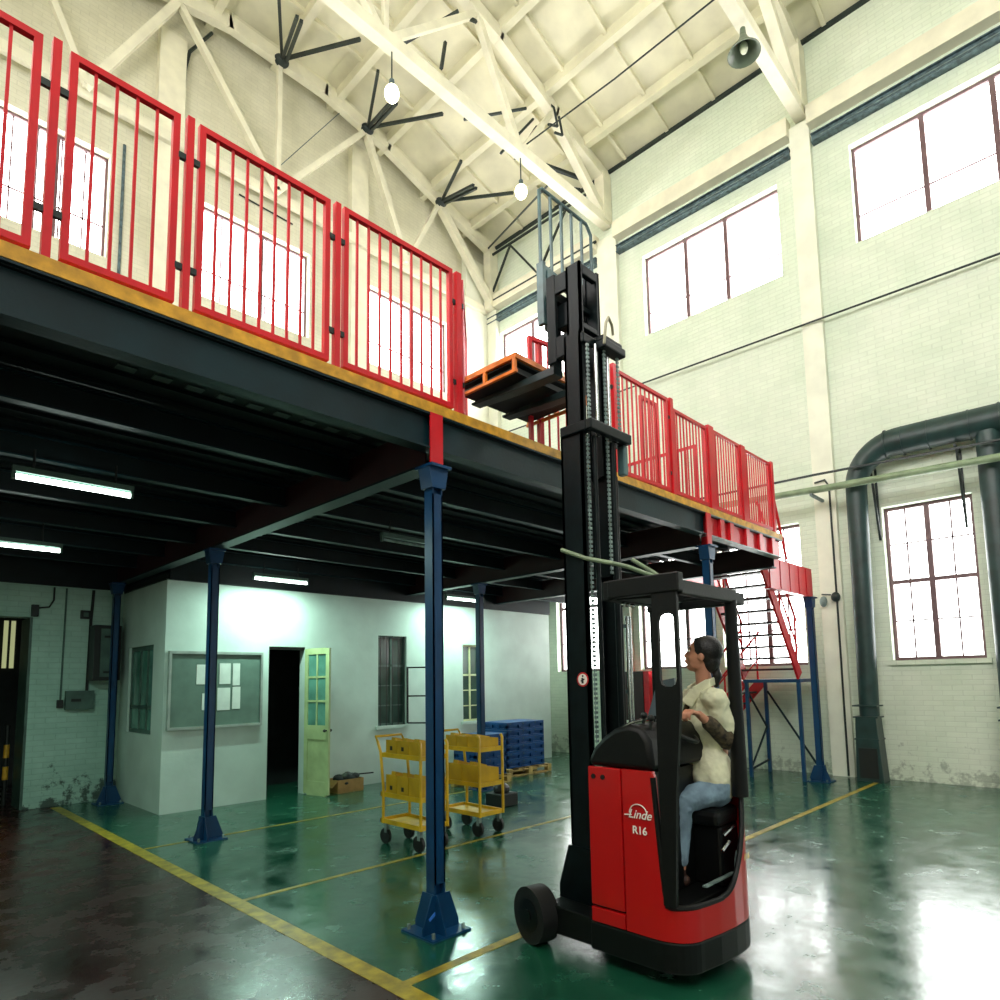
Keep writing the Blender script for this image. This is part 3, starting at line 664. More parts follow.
# ------------------------------------------------------------------ back wall fittings, left
def wbox(name, x0, x1, z0, z1, d, m, label, cat, extra=None):
    t = thing(name, label, cat, ((x0+x1)/2, 10.72, z0)); MB().box(x0, x1, 10.72-d, 10.72, z0, z1).build('case', m, t, bevel=.004)
    if extra: extra(t)
    return t
def cab(t):
    MB().box(2.58, 2.80, 10.405, 10.42, 1.75, 2.43).build('cabinet_door', 'box_grey', t)
    MB().box(2.62, 2.74, 10.395, 10.405, 2.30, 2.33).box(2.62, 2.74, 10.395, 10.405, 1.80, 1.83).build('hinge', 'box_dark', t)
wbox('electrical_cabinet', 2.50, 2.84, 1.70, 2.48, .30, 'box_dark', 'grey electrical cabinet with dark sides on the soiled wall by the office', 'cabinet', cab)
wbox('meter_box', 2.24, 2.58, 1.30, 1.56, .10, 'box_grey', 'flat grey meter box on the soiled brick wall', 'box', lambda t: MB().box(2.30, 2.42, 10.612, 10.62, 1.41, 1.45).build('slot', 'box_dark', t))
wbox('socket', 2.15, 2.22, 1.33, 1.44, .06, 'box_dark', 'small black socket left of the meter box', 'socket')
wbox('switch_box', 1.80, 1.88, 2.58, 2.74, .07, 'box_dark', 'black switch box above the corner of the dark doorway', 'switch')
wbox('junction_box', 2.38, 2.50, 2.58, 2.70, .06, 'box_dark', 'small square black junction box left of the post top', 'junction box', lambda t: MB().box(2.41, 2.47, 10.652, 10.66, 2.61, 2.67).build('cover', 'box_grey', t))
tag(MB().tube([(1.88, 10.68, 2.70), (2.0, 10.68, 2.72), (2.05, 10.68, 2.82), (2.05, 10.68, 3.0)], .012, 6).build('wall_conduit', 'box_dark', smooth=1), 'thin curved cable from the black switch box', 'cable')
tag(MB().tube([(2.19, 10.70, 1.44), (2.2, 10.70, 3.0)], .012, 6).build('wall_conduit', 'box_grey', smooth=1), 'thin upright conduit above the small black socket', 'conduit')
tag(MB().tube([(2.50, 10.69, 1.56), (2.51, 10.69, 2.55), (2.53, 10.69, 3.0)], .02, 6).build('wall_conduit', 'box_dark', smooth=1), 'thick dark conduit running up beside the electrical cabinet', 'conduit')
# room beyond the doorway
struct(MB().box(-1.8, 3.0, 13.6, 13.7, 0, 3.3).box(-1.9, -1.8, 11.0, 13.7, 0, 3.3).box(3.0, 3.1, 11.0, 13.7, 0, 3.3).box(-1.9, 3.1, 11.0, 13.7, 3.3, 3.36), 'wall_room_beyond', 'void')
wn[0] += 1
r = thing('window_%d' % wn[0], None, None, (1.6, 13.55, 1.9), kind='structure')
M['strip'] = emit('dim_window_strip', (200, 205, 150), .45)
g = MB()
for i, (xx) in enumerate((1.50, 1.60, 1.70, 1.92, 2.02)): g.box(xx, xx+.06, 13.56, 13.58, 1.95, 2.75)
g.build('window_pane', 'strip', r)
struct(MB().box(1.80, 1.83, 10.73, 11.3, 0, 2.57), 'trim_40', 'box_grey')
bl = thing('bollard', 'yellow and black banded post standing inside the dark doorway', 'bollard', (1.72, 11.35, 0))
MB().cyl((1.72, 11.35, 0), (1.72, 11.35, 1.1), .03).build('post_tube', 'box_dark', bl, smooth=1)
for z in (.35, .65): MB().cyl((1.72, 11.35, z), (1.72, 11.35, z+.18), .034).build('yellow_band', 'yellow_edge', bl, smooth=1)

# ------------------------------------------------------------------ fluorescent lights under the mezzanine
def tube_light(x0, x1, y, z, lit, label, e=26):
    t = thing('fluorescent_light', label, 'light', ((x0+x1)/2, y, z), 'tube lights under the mezzanine')
    MB().box(x0-.02, x1+.02, y-.025, y+.025, z+.03, z+.07).build('light_housing', 'box_grey', t)
    MB().cyl((x0, y, z), (x1, y, z), .019 if lit else .015, n=12).build('light_tube', 'tube' if lit else 'flange', t, smooth=1)
    MB().box(x0-.02, x0, y-.02, y+.02, z-.02, z+.03).box(x1, x1+.02, y-.02, y+.02, z-.02, z+.03).build('end_cap', 'box_grey', t)
    MB().cyl(((x0+x1)/2-.25, y, z+.07), ((x0+x1)/2-.25, y, 3.24), .008, n=6).build('hanger', 'box_dark', t)
    MB().cyl(((x0+x1)/2+.25, y, z+.07), ((x0+x1)/2+.25, y, 3.24), .008, n=6).build('hanger', 'box_dark', t)
    if lit:
        l = bpy.data.lights.new('tube_area', 'AREA'); l.shape = 'RECTANGLE'; l.size = x1-x0; l.size_y = .05; l.energy = e; l.color = (.66, 1, .86); l.spread = PI
        lo = bpy.data.objects.new('tube_area', l); col.objects.link(lo); lo.location = ((x0+x1)/2, y, z-.03)
tube_light(.76, 1.46, 5.3, 3.03, True, 'lit tube light nearest the camera at the left', 16)
tube_light(.7, 1.5, 7.68, 2.98, True, 'lit tube light at the left edge of the photo, farther in', 30)
tube_light(3.85, 4.62, 8.38, 3.03, True, 'lit tube light above the open office door', 40)
tube_light(7.25, 8.1, 8.38, 3.03, True, 'lit tube light behind the dark post at the far end', 40)
tube_light(3.75, 4.42, 5.3, 3.03, False, 'unlit tube light right of the nearest post')

# ------------------------------------------------------------------ trolleys
def trolley(x0, x1, y0, y1, label, bins_top, bins_mid, zm=.47, zt_=.86, ht=.155, hm=.20):
    t = thing('shelf_trolley', label, 'trolley', ((x0+x1)/2, (y0+y1)/2, 0), 'yellow three-shelf trolleys')
    zt = 1.02
    for nme, z in (('bottom_shelf', .21), ('middle_shelf', zm), ('top_shelf', zt_)):
        MB().box(x0+.02, x1-.02, y0+.02, y1-.02, z, z+.008).box(x0, x1, y0, y0+.015, z-.01, z+.035).box(x0, x1, y1-.015, y1, z-.01, z+.035).box(x0, x0+.015, y0, y1, z-.01, z+.035).box(x1-.015, x1, y0, y1, z-.01, z+.035).build(nme, 'yellow', t)
    for x in (x0, x1):
        MB().tube([(x, y0, .20), (x, y0, 1.0), (x, y0+.02, 1.03)], .015, 8).build('upright', 'yellow', t, smooth=1)
        MB().tube([(x, y1-.05, .20), (x, y1-.05, .55), (x, y1, .90), (x, y1+.05, 1.0)], .015, 8).build('upright', 'yellow', t, smooth=1)
    MB().tube([(x0, y1+.05, 1.0), (x0, y1+.09, 1.05), (x1, y1+.09, 1.05), (x1, y1+.05, 1.0)], .013, 8).build('push_handle', 'yellow', t, smooth=1)
    for x in (x0+.02, x1-.02):
        for y in (y0+.04, y1-.08):
            c = MB().box(x-.018, x+.018, y-.02, y+.02, .11, .20).build('caster', 'flange', t)
            MB().cyl((x-.016, y+.015, .075), (x+.016, y+.015, .075), .075, n=20).build('wheel', 'rubber', c, smooth=1)
    for (z, bins, tx, h) in ((zt_+.009, bins_top, 'top shelf', ht), (zm+.009, bins_mid, 'middle shelf', hm)):
        n = len(bins)
        for i, mark in enumerate(bins):
            a = y0+.035+(y1-y0-.09)*i/n; b = y0+.035+(y1-y0-.09)*(i+1)/n-.008
            o = thing('parts_bin', 'yellow parts bin on the ' + tx + ' of the ' + ('left' if x0 < 4.3 else 'right') + ' trolley, ' + ['nearest the camera', 'second in the row', 'third in the row'][i], 'bin', ((x0+x1)/2, (a+b)/2, z), 'yellow bins on the trolleys')
            xa, xb = x0+.022, x1-.022
            m = MB()
            m.prism([(xa, z), (xb, z), (xb, z+h*.8), (xa, z+h)], 'y', a, a+.008).prism([(xa, z), (xb, z), (xb, z+h*.8), (xa, z+h)], 'y', b-.008, b)
            m.box(xa, xa+.008, a+.008, b-.008, z, z+h).box(xb-.008, xb, a+.008, b-.008, z, z+h*.8).box(xa, xb, a, b, z, z+.006)
            m.prism([(xa+.02, z+.02), (xb-.02, z+.02), (xb-.06, z+h*.9), (xa+.05, z+h*1.15)], 'y', (a+b)/2-.01, (a+b)/2+.06)
            m.build('bin_body', 'yellow_dark', o)
            if mark: MB().box(xa-.004, xa, (a+b)/2-.018, (a+b)/2+.018, z+.055, z+.095).build('bin_label', 'box_dark', o)
    return t
trolley(3.94, 4.27, 4.95, 5.60, 'yellow three-shelf trolley beside the nearest blue post, with parts bins', (0, 1, 1), (0, 1, 1))
trolley(4.74, 5.08, 4.98, 5.60, 'yellow three-shelf trolley behind, right of the nearest blue post', (0, 0, 0), (0, 0), .51, .87, .14, .20)

# ------------------------------------------------------------------ blue plastic pallets stacked on wooden pallets
def wooden_pallet(x0, y0, w, d, label):
    t = thing('wooden_pallet', label, 'pallet', (x0+w/2, y0+d/2, 0), 'wooden pallets by the office wall')
    for i in range(5): MB().box(x0+i*(w-.1)/4, x0+i*(w-.1)/4+.1, y0, y0+d, .105, .125).build('deck_board', 'wood', t)
    for i in range(3):
        yb = y0+i*(d-.08)/2; MB().box(x0, x0+w, yb, yb+.08, .085, .105).build('stringer_board', 'wood', t)
        MB().box(x0, x0+w, yb, yb+.08, 0, .018).build('bottom_board', 'wood', t)
        for j in range(3): MB().box(x0+j*(w-.1)/2, x0+j*(w-.1)/2+.1, yb, yb+.08, .018, .085).build('block', 'wood', t)
def plastic_pallet(x0, y0, w, d, z, h, label, grp):
    t = thing('plastic_crate', label, 'crate', (x0+w/2, y0+d/2, z), grp)
    m = MB().box(x0, x0+w, y0, y0+d, z+h*.62, z+h-.004).box(x0, x0+w, y0, y0+d, z, z+h*.2)
    for i in range(4):
        for (a, b) in ((x0+i*(w-.06)/3, y0), (x0+i*(w-.06)/3, y0+d-.05)): m.box(a, a+.06, b, b+.05, z+h*.2, z+h*.62)
    for i in range(4):
        for a in (x0, x0+w-.05): m.box(a, a+.05, y0+i*(d-.06)/3, y0+i*(d-.06)/3+.06, z+h*.2, z+h*.62)
    m.box(x0+.03, x0+w-.03, y0+.03, y0+d-.03, z+h*.2, z+h*.62)
    m.build('crate_body', 'blue_crate', t)
    l = MB()
    for i in range(3): l.box(x0+.08+i*w/3, x0+.10+i*w/3, y0-.004, y0, z+h*.7, z+h*.85)
    l.build('lug', 'mast_grey', t)
words = ['lowest', 'second', 'third', 'fourth', 'fifth', 'topmost']
wooden_pallet(7.92, 7.62, 1.1, .75, 'pale wooden pallet under the taller right stack of blue crates')
for i in range(6): plastic_pallet(8.0, 7.72, .95, .6, .125+i*.128, .128, 'blue plastic crate, %s layer of the taller right stack' % words[i], 'blue crates in the right stack')
wooden_pallet(6.72, 7.32, .95, .7, 'pale wooden pallet under the lower left stack of blue crates')
for i in range(5): plastic_pallet(6.96, 7.40, .68, .5, .125+i*.128, .128, 'blue plastic crate, %s layer of the lower left stack' % words[i if i < 4 else 5], 'blue crates in the left stack')
tag(MB().prism([(9.35, 0), (9.75, 0), (9.72, .62), (9.35, .66)], 'y', 8.83, 8.86).build('cardboard_sheet', 'cardboard'), 'brown board leaning on the wall right of the blue crates', 'board')
tag(MB().box(6.0, 6.3, 5.9, 6.2, 0, .16).ell((6.15, 6.05, .2), .12, .1, .08).build('floor_jack', 'box_dark', bevel=.01), 'low dark machine foot on the floor behind the right trolley', 'jack')

# hose cabinet on the right wall seen through the cab
hc = thing('hose_cabinet', 'dark red wall cabinet with bright red side behind the control hood', 'cabinet', (11.3, 7.1, .78))
MB().box(11.12, 11.395, 6.86, 7.46, .78, 1.74).build('cabinet_case', 'hose_bright', hc)
MB().box(11.10, 11.12, 6.98, 7.46, .78, 1.74).build('cabinet_door', 'dark_red', hc)

# ------------------------------------------------------------------ ducts and pipes on the right wall
dt = thing('ventilation_duct', 'large dark green duct rising from the floor and running along the right wall', 'duct', (11.08, 2.98, 0))
pts = [(11.08, 3.0, .95), (11.08, 2.97, 3.0), (11.08, 2.95, 4.5)]; rad = [.135, .142, .15]
for i in range(1, 15):
    q_ = i/14*PI/2; pts.append((11.08, 2.95-.60*(1-math.cos(q_)), 4.5+.62*math.sin(q_))); rad.append(.15+.06*i/14)
pts += [(11.08, 2.0, 5.12), (11.08, 0, 5.10), (11.08, -5, 5.1)]; rad += [.21, .21, .21]
MB().tube(pts, rad, 28).build('duct_tube', 'duct', dt, smooth=1)
MB().cyl((11.08, 1.24, 4.95), (11.08, 1.24, .95), .15, n=24).build('duct_branch', 'duct', dt, smooth=1)
MB().cyl((11.08, -1.2, 4.95), (11.08, -1.2, .95), .15, n=24).build('duct_branch', 'duct', dt, smooth=1)
for y in (3.02, 1.24, -1.2):
    MB().prism([(y-.14, .95), (y+.14, .95), (y+.18, .0), (y-.19, .0)], 'x', 10.92, 11.24).build('duct_boot', 'duct', dt, bevel=.006)
    MB().box(10.905, 10.92, y-.13, y+.12, .06, .50).build('grille', 'box_dark', dt)
    for z in (.62, .95, 1.12): MB().box(10.91, 11.25, y-.17, y+.17, z, z+.02).build('duct_flange', 'duct', dt)
for y in (2.5, 2.28, 1.95, 1.45, 1.1, .6, 0., -.8): MB().cyl((11.08, y, 5.11), (11.08, y-.02, 5.11), .222, n=24).build('duct_collar', 'duct', dt, smooth=1)
for y, w in ((2.74, .3), (1.62, .34)):
    t = thing('duct_bracket', 'black angle bracket holding the duct, ' + ('beside the near duct elbow' if y > 2 else 'left of the duct branch at the photo right edge'), 'bracket', (11.3, y, 4.4), 'black brackets under the duct')
    MB().bar((11.38, y, 3.7), (11.1, y, 4.86), .03, .03).bar((11.38, y, 4.84), (10.95, y, 4.84), .03, .03).bar((11.38, y, 3.7), (11.38, y, 4.84), .03, .03).build('bracket_angle', 'brace', t)
pp = thing('steam_pipe', 'pale green pipe crossing the right wall in front of the duct', 'pipe', (10.78, 3, 4.55))
MB().tube([(10.78, 6.6, 4.68), (10.78, 3.4, 4.55), (10.78, -5, 4.3)], .055, 14).build('pipe_tube', 'pipe', pp, smooth=1)
MB().box(10.74, 11.3, 3.50, 3.54, 4.46, 4.50).build('pipe_bracket', 'flange', pp)
wire('black_pipe', 'slim black pipe running above the pale green pipe', [(10.85, 6.6, 4.86), (10.85, 3.5, 4.82), (10.85, 0, 4.7), (10.85, -4, 4.5)], .02, 'brace', 'pipe')
wire('drop_cable', 'black cable hanging down the pilaster to the floor', [(11.26, 3.62, 4.80), (11.26, 3.46, 4.82), (11.26, 3.40, 4.7), (11.26, 3.40, 2.6), (11.26, 3.41, .02)], .016)
vt = thing('valve', 'small round valve on the cable of the pale pilaster', 'valve', (11.24, 3.42, 2.86))
MB().ell((11.24, 3.41, 2.86), .06, .07, .08).tube([(11.24, 3.48, 2.9), (11.24, 3.62, 2.92)], .012, 6).build('valve_body', 'brace', vt, smooth=1)
MB().ell((11.24, 3.60, 2.80), .03, .06, .09).build('valve_handle', 'flange', vt, smooth=1)

# ------------------------------------------------------------------ steel pallet raised on the forks
sp = thing('steel_pallet', 'orange framed pallet with dark underside raised on the forks', 'pallet', (3.8, 3.45, 3.9))
a, b, c, d = 3.37, 4.22, 3.10, 3.74
MB().box(a+.01, b-.01, c+.01, d-.01, 3.955, 3.98).box(a+.03, b-.03, c+.03, d-.03, 3.887, 3.93).build('pallet_deck', 'pallet_deck', sp)
MB().box(a-.012, a+.012, c-.012, d+.012, 3.972, 4.012).box(b-.012, b+.012, c-.012, d+.012, 3.972, 4.012).box(a+.012, b-.012, c-.012, c+.012, 3.972, 4.012).box(a+.012, b-.012, d-.012, d+.012, 3.972, 4.012).build('top_rim', 'orange', sp)
MB().box(a-.012, a+.012, c-.012, d+.012, 3.865, 3.888).box(b-.012, b+.012, c-.012, d+.012, 3.865, 3.888).build('bottom_rail', 'orange', sp)
for xx in (a, b):
    for yy in (c+.01, (c+d)/2, d-.01): MB().box(xx-.012, xx+.012, yy-.014, yy+.014, 3.888, 3.972).build('stub_post', 'orange', sp)
dp = MB().box(3.2, 4.35, 3.45, 4.6, 3.535, 3.56).build('floor_plate', 'box_dark'); tag(dp, 'thin dark plate on the deck in the lifting opening', 'plate')

# ------------------------------------------------------------------ reach truck
tk = thing('reach_truck', 'red and black reach truck with raised mast and driver in its cab', 'forklift', (3.6, 2.2, 0))
# plan outline of body (counter-clockwise from the front near corner), near side X=3.1, rear Y about 1.7
def outline(inset=0.):
    P = [(3.1, 2.36), (3.1, 1.93)]
    for k in range(1, 9):
        t = k/8*PI/2; P.append((3.1+.16*(1-math.cos(t)), 1.93-.19*math.sin(t)))
    P += [(3.40, 1.715), (3.55, 1.70)]
    for k in range(0, 9):
        t = k/8*PI/2; P.append((3.66+.30*math.sin(t), 1.70+.34*(1-math.cos(t))))
    P += [(3.98, 2.36)]
    if inset:
        c = Vector((3.54, 2.1)); Q = []
        for p in P:
            v = Vector(p)-c; Q.append(tuple(c+v*(1-inset/v.length)))
        P = Q
    return P
MB().prism(outline(), 'z', .075, .235).build('chassis_skirt', 'black', tk, bevel=.012)
# load legs with wheels
for s, x0, x1, wx in ((0, 3.12, 3.27, 3.07), (1, 3.86, 4.0, 3.94)):
    MB().prism([(2.3, .085), (2.72, .085), (2.78, .12), (2.78, .2), (2.70, .252), (2.3, .236)], 'x', x0, x1).build('load_leg', 'black', tk, bevel=.006)
    wa = Vector((math.cos(.26), -math.sin(.26), 0)); wc = Vector((wx-.01, 2.80, .168))
    w = MB().cyl(wc, wc+wa*.12, .166, n=36).build('load_wheel', 'rubber', tk, smooth=1)
    MB().cyl(wc-wa*.004, wc, .10, n=30).cyl(wc-wa*.012, wc-wa*.004, .035, n=20).build('wheel_hub', 'black', w, smooth=1)
MB().box(3.27, 3.86, 2.36, 2.44, .1, .24).build('front_beam', 'black', tk)
dw = MB().cyl((3.40, 2.0, .11), (3.49, 2.0, .11), .11, n=30).build('drive_wheel', 'rubber', tk, smooth=1)
MB().cyl((3.74, 1.98, .075), (3.80, 1.98, .075), .075, n=24).build('caster_wheel', 'rubber', tk, smooth=1)
# battery compartment (near-side red panels)
MB().box(3.12, 3.95, 1.97, 2.335, .235, 1.08).build('battery_case', 'black', tk)
MB().box(3.095, 3.12, 2.118, 2.34, .33, 1.10).build('side_panel', 'red_truck', tk, bevel=.006)
MB().box(3.095, 3.12, 2.118, 2.34, .238, .318).build('kick_panel', 'red_truck', tk, bevel=.004)
for y in (2.30, 2.235): MB().cyl((3.088, y, 1.045), (3.096, y, 1.045), .014, n=12).build('panel_latch', 'box_dark', tk, smooth=1)
# rear shell with the operator opening
prof = {}
O = outline(); 
def seg_len(P): 
    s = [0]
    for p, q in zip(P, P[1:]): s.append(s[-1]+(Vector(q)-Vector(p)).length)
    return s
# dense resample from (3.1,2.11) round to the far side
R0 = [(3.1, 2.11)] + O[1:-1] + [(3.98, 2.2)]
S = seg_len(R0); tot = S[-1]
def at_s(s):
    for i in range(len(S)-1):
        if s <= S[i+1]: 
            f = (s-S[i])/(S[i+1]-S[i]); return Vector(R0[i]).lerp(Vector(R0[i+1]), f)
    return Vector(R0[-1])
def ztop(s, x, y):
    if y > 1.905 and x < 3.2: return 1.10
    # bottom edge of the opening: low at the near corner, sweeping up to the far corner
    if x < 3.2 and y > 1.86: return 1.10-(1.905-y)/.045*.64
    if x < 3.44: return .40+.02*abs(x-3.3)
    if x < 3.80 and y < 1.8:
        u = (x-3.44)/.36; return .408+.55*max(0, u)**2.2
    return .96
mb = MB(); n = 110; prev = None
for i in range(n+1):
    s = tot*i/n; p = at_s(s); q = at_s(min(tot, s+.01)); r_ = at_s(max(0, s-.01)); d = (q-r_).normalized(); nrm = Vector((-d.y, d.x)) # inward
    if (Vector((3.54, 2.1))-p).dot(nrm) < 0: nrm = -nrm
    z = ztop(s, p.x, p.y); pi_ = p+nrm*.025
    cur = [mb.bm.verts.new((p.x, p.y, .237)), mb.bm.verts.new((p.x, p.y, z)), mb.bm.verts.new((pi_.x, pi_.y, z)), mb.bm.verts.new((pi_.x, pi_.y, .237))]
    if prev:
        for k2 in range(4): mb.bm.faces.new([prev[k2], cur[k2], cur[(k2+1)%4], prev[(k2+1)%4]])
    else: mb.bm.faces.new(cur)
    prev = cur
mb.bm.faces.new(prev[::-1])
mb.build('rear_shell', 'red_truck', tk, smooth=50)
# black rim of the opening following the shell top
rim = MB(); pts = []
for i in range(0, 111):
    s = tot*i/110; p = at_s(s)
    if p.y < 1.905 or p.x > 3.3:
        if p.x < 3.80 and p.y < 1.92: pts.append((p.x*.992+3.54*.008, p.y+.012, ztop(s, p.x, p.y)+.004))
rim.tube(pts, .016, 8).build('opening_rim', 'black_soft', tk, smooth=1)
# cab interior: floor, far-side lining, seat box
MB().box(3.22, 3.90, 1.80, 2.30, .30, .40).build('cab_floor', 'black_soft', tk, bevel=.01)
MB().box(3.36, 3.72, 1.765, 1.79, .47, .478).build('step_edge', 'flange', tk)
MB().box(3.93, 3.97, 1.88, 2.33, .40, 1.12).build('far_side_panel', 'black_soft', tk, bevel=.01)
# near corner pillar (wide plate with a slot) and far pillar, guard
pl = MB(); Yn, Yf, z0, z1 = 1.725, 1.875, .42, 2.14; ya, yb, zs0, zs1 = 1.742, 1.842, 1.555, 1.945
xp0, xp1 = 3.098, 3.122
def P3(y): return xp0 + max(0, (1.80-y))*.9
pl.box(xp0, xp1, yb, Yf, 1.5, z1).box(xp0, xp1, Yn, ya, 1.5, z1).box(xp0, xp1, ya, yb, zs1, z1).box(xp0, xp1, ya, yb, 1.5, zs0).prism([(Yf, .42), (Yf, 1.5), (Yn, 1.5), (1.775, 1.0), (1.805, .42)], 'x', xp0, xp1)
for (yy_, sy) in ((ya, 1), (yb, -1)):
    for (zz_, sz) in ((zs0, 1), (zs1, -1)): pl.prism([(yy_, zz_), (yy_+sy*.03, zz_), (yy_+sy*.009, zz_+sz*.012), (yy_, zz_+sz*.04)], 'x', xp0, xp1)
pl.build('near_pillar', 'black_soft', tk)
MB().tube([(3.78, 1.745, .90), (3.775, 1.74, 1.3), (3.765, 1.735, 1.9), (3.755, 1.73, 2.06)], [.048, .042, .036, .036], 12).build('far_pillar', 'black_soft', tk, smooth=1)
MB().tube([(3.93, 2.375, 1.1), (3.93, 2.375, 2.08)], .02, 10).build('front_pillar', 'black_soft', tk, smooth=1)
g = MB().box(3.13, 3.80, 1.705, 1.755, 2.045, 2.125).box(3.09, 3.15, 1.705, 2.16, 2.06, 2.165).box(3.74, 3.96, 1.73, 1.80, 2.045, 2.12).box(3.90, 3.96, 1.75, 2.40, 2.05, 2.12).box(3.10, 3.95, 2.14, 2.20, 2.05, 2.165)
for i in range(5): g.box(3.26+.14*i, 3.285+.14*i, 1.75, 2.15, 2.09, 2.12)
g.build('overhead_guard', 'black_soft', tk, bevel=.008)
MB().prism([(1.90, 2.045), (2.16, 2.06), (2.16, 2.14), (1.90, 2.14)], 'x', 3.16, 3.5).build('roof_hood', 'black_soft', tk)
for i in range(3): MB().ell((3.22+.05*i, 2.14, 2.035), .02, .014, .014).build('hood_glint', 'chrome', tk, smooth=1)  # bright beads standing in for reflections seen under the hood
# control hood, curved like a bonnet
hd = MB(); sec = [(2.345, 1.10), (2.34, 1.15), (2.30, 1.215), (2.24, 1.27), (2.16, 1.32), (2.06, 1.345), (1.98, 1.33), (1.93, 1.26), (1.91, 1.10)]
hd.prism(sec, 'x', 3.105, 3.92).build('control_hood', 'black_soft', tk, bevel=.03, smooth=60)
MB().tube([(3.30, 2.31, 1.24), (3.28, 2.25, 1.30), (3.30, 2.16, 1.345), (3.32, 2.06, 1.368)], .009, 8).build('hood_rim', 'chrome', tk, smooth=1)
MB().tube([(3.5, 2.05, 1.30), (3.5, 2.02, 1.42)], .016, 8).ell((3.5, 2.02, 1.48), .05, .045, .06).build('control_lever', 'box_dark', tk, smooth=1)
MB().tube([(3.2, 1.98, 1.29), (3.2, 1.97, 1.36)], .010, 8).ell((3.2, 1.97, 1.38), .02, .02, .02).build('small_lever', 'box_dark', tk, smooth=1)
MB().tube([(3.26, 2.06, 1.33), (3.26, 2.05, 1.38)], .010, 8).ell((3.26, 2.05, 1.39), .02, .02, .02).build('small_lever', 'box_dark', tk, smooth=1)
MB().prism([(2.10, 1.36), (2.30, 1.36), (2.22, 1.58), (2.10, 1.60)], 'x', 3.70, 3.72).build('hood_panel', 'acrylic', tk)
# steering wheel with knob, tilted towards the driver
sw = MB(); c0 = Vector((3.50, 1.98, 1.29)); nrm = Vector((.15, -.45, .88)).normalized(); e1 = nrm.cross(Vector((1,0,0))).normalized(); e2 = nrm.cross(e1)
ring = [c0+(e1*math.cos(2*PI*i/28)+e2*math.sin(2*PI*i/28))*.125 for i in range(29)]
sw.tube(ring, .014, 8, cap=False); sw.tube([c0-nrm*.12, c0], .02, 8)
for k2 in range(3): sw.tube([c0, c0+(e1*math.cos(k2*2.1)+e2*math.sin(k2*2.1))*.122], .009, 6)
sw.tube([ring[6], ring[6]+nrm*.05], .017, 10)
sw.build('steering_wheel', 'box_dark', tk, smooth=1)
# seat
st = MB().box(3.62, 3.92, 1.80, 2.06, .40, .74).build('seat_box', 'black_soft', tk, bevel=.02)
MB().box(3.58, 3.93, 1.79, 2.10, .74, .83).build('seat_cushion', 'black_soft', tk, bevel=.03)
MB().bar((3.90, 1.86, .84), (3.91, 1.86, 1.16), .05, .16, (1, 0, 0)).build('seat_back', 'black_soft', tk, bevel=.02)
MB().tube([(3.60, 1.775, .70), (3.72, 1.765, .74)], .010, 8).tube([(3.58, 1.775, .62), (3.66, 1.77, .66)], .010, 8).build('seat_lever', 'chrome', tk, smooth=1)
MB().tube([(3.70, 1.755, .50), (3.69, 1.745, .56), (3.71, 1.745, .60)], .012, 8).build('pedal_lever', 'flange', tk, smooth=1)
# lettering and mark on the panel
Yr, Zl = 2.0, .845
text('brand_lettering', 'Linde', .066, 'white', tk, (3.093, Yr, Zl), (0, -1, 0), (0, 0, 1), shear=.35, bold=.0006)
arc = [(3.0935, Yr+.055*math.cos(a_)+.008, Zl+.025+.050*math.sin(a_)) for a_ in [PI*i/12 for i in range(13)]]
MB().tube(arc, .003, 6).tube([(3.0935, Yr+.095, Zl+.012), (3.0935, Yr+.05, Zl+.016)], .003, 6).build('brand_arc', 'white', tk, smooth=1)
text('model_lettering', 'R16', .058, 'white', tk, (3.093, Yr+.002, Zl-.082), (0, -1, 0), (0, 0, 1), bold=.001)
M['faded'] = mat('faded_yellow', (214, 190, 120), .5)
text('side_lettering', 'R16', .05, 'faded', tk, (3.72, 1.6985, .56), (1, .06, 0), (0, 0, 1), shear=.2)

# mast: three nested stages
ms = MB()
xl0, xl1, xr0, xr1 = 3.365, 3.40, 3.70, 3.76; ya, yb = 2.51, 2.69
def chan(mb, x0, x1, y0, y1, z0, z1, side):
    w = .018
    xa = x0 if side < 0 else x1-w
    mb.box(xa, xa+w, y0, y1, z0, z1); mb.box(x0, x1, y0, y0+w, z0, z1); mb.box(x0, x1, y1-w, y1, z0, z1)
for nm, x0, x1, sd in (('outer_mast_rail', xl0, xl1, -1), ('outer_mast_rail', xr0, xr1, 1)):
    q = MB(); chan(q, x0, x1, ya, yb if sd < 0 else 2.66, .10, 3.26, sd); q.build(nm, 'mast', tk)
MB().prism([(2.44, .10), (2.78, .10), (2.78, .3), (2.70, .55), (2.44, .55)], 'x', 3.345, 3.365).prism([(2.44, .10), (2.78, .10), (2.78, .3), (2.70, .55), (2.44, .55)], 'x', xr1, xr1+.02).box(3.345, xr1+.02, 2.42, 2.46, .10, .28).build('mast_carriage', 'mast', tk)
MB().box(xl0-.02, xr1+.06, 2.415, 2.465, 3.235, 3.305).box(xl0-.02, xl1+.02, 2.465, 2.68, 3.235, 3.305).box(xr0, xr1+.06, 2.465, 2.68, 3.235, 3.305).build('outer_crosshead', 'mast', tk, bevel=.008)
MB().box(xr1+.01, xr1+.06, 2.45, 2.51, 3.02, 3.235).build('crosshead_bracket', 'mast_grey', tk, bevel=.01)
for x0, x1, sd in ((3.40, 3.435, -1), (3.665, 3.70, 1)):
    q = MB(); chan(q, x0, x1, 2.525, 2.665, 2.3, 3.97, sd); q.build('middle_mast_rail', 'mast', tk)
MB().box(3.53, 3.78, 2.41, 2.50, 3.86, 3.92).box(3.54, 3.77, 2.43, 2.50, 3.92, 3.96).box(3.40, 3.70, 2.50, 2.53, 3.88, 3.95).build('middle_crosshead', 'mast', tk, bevel=.01)
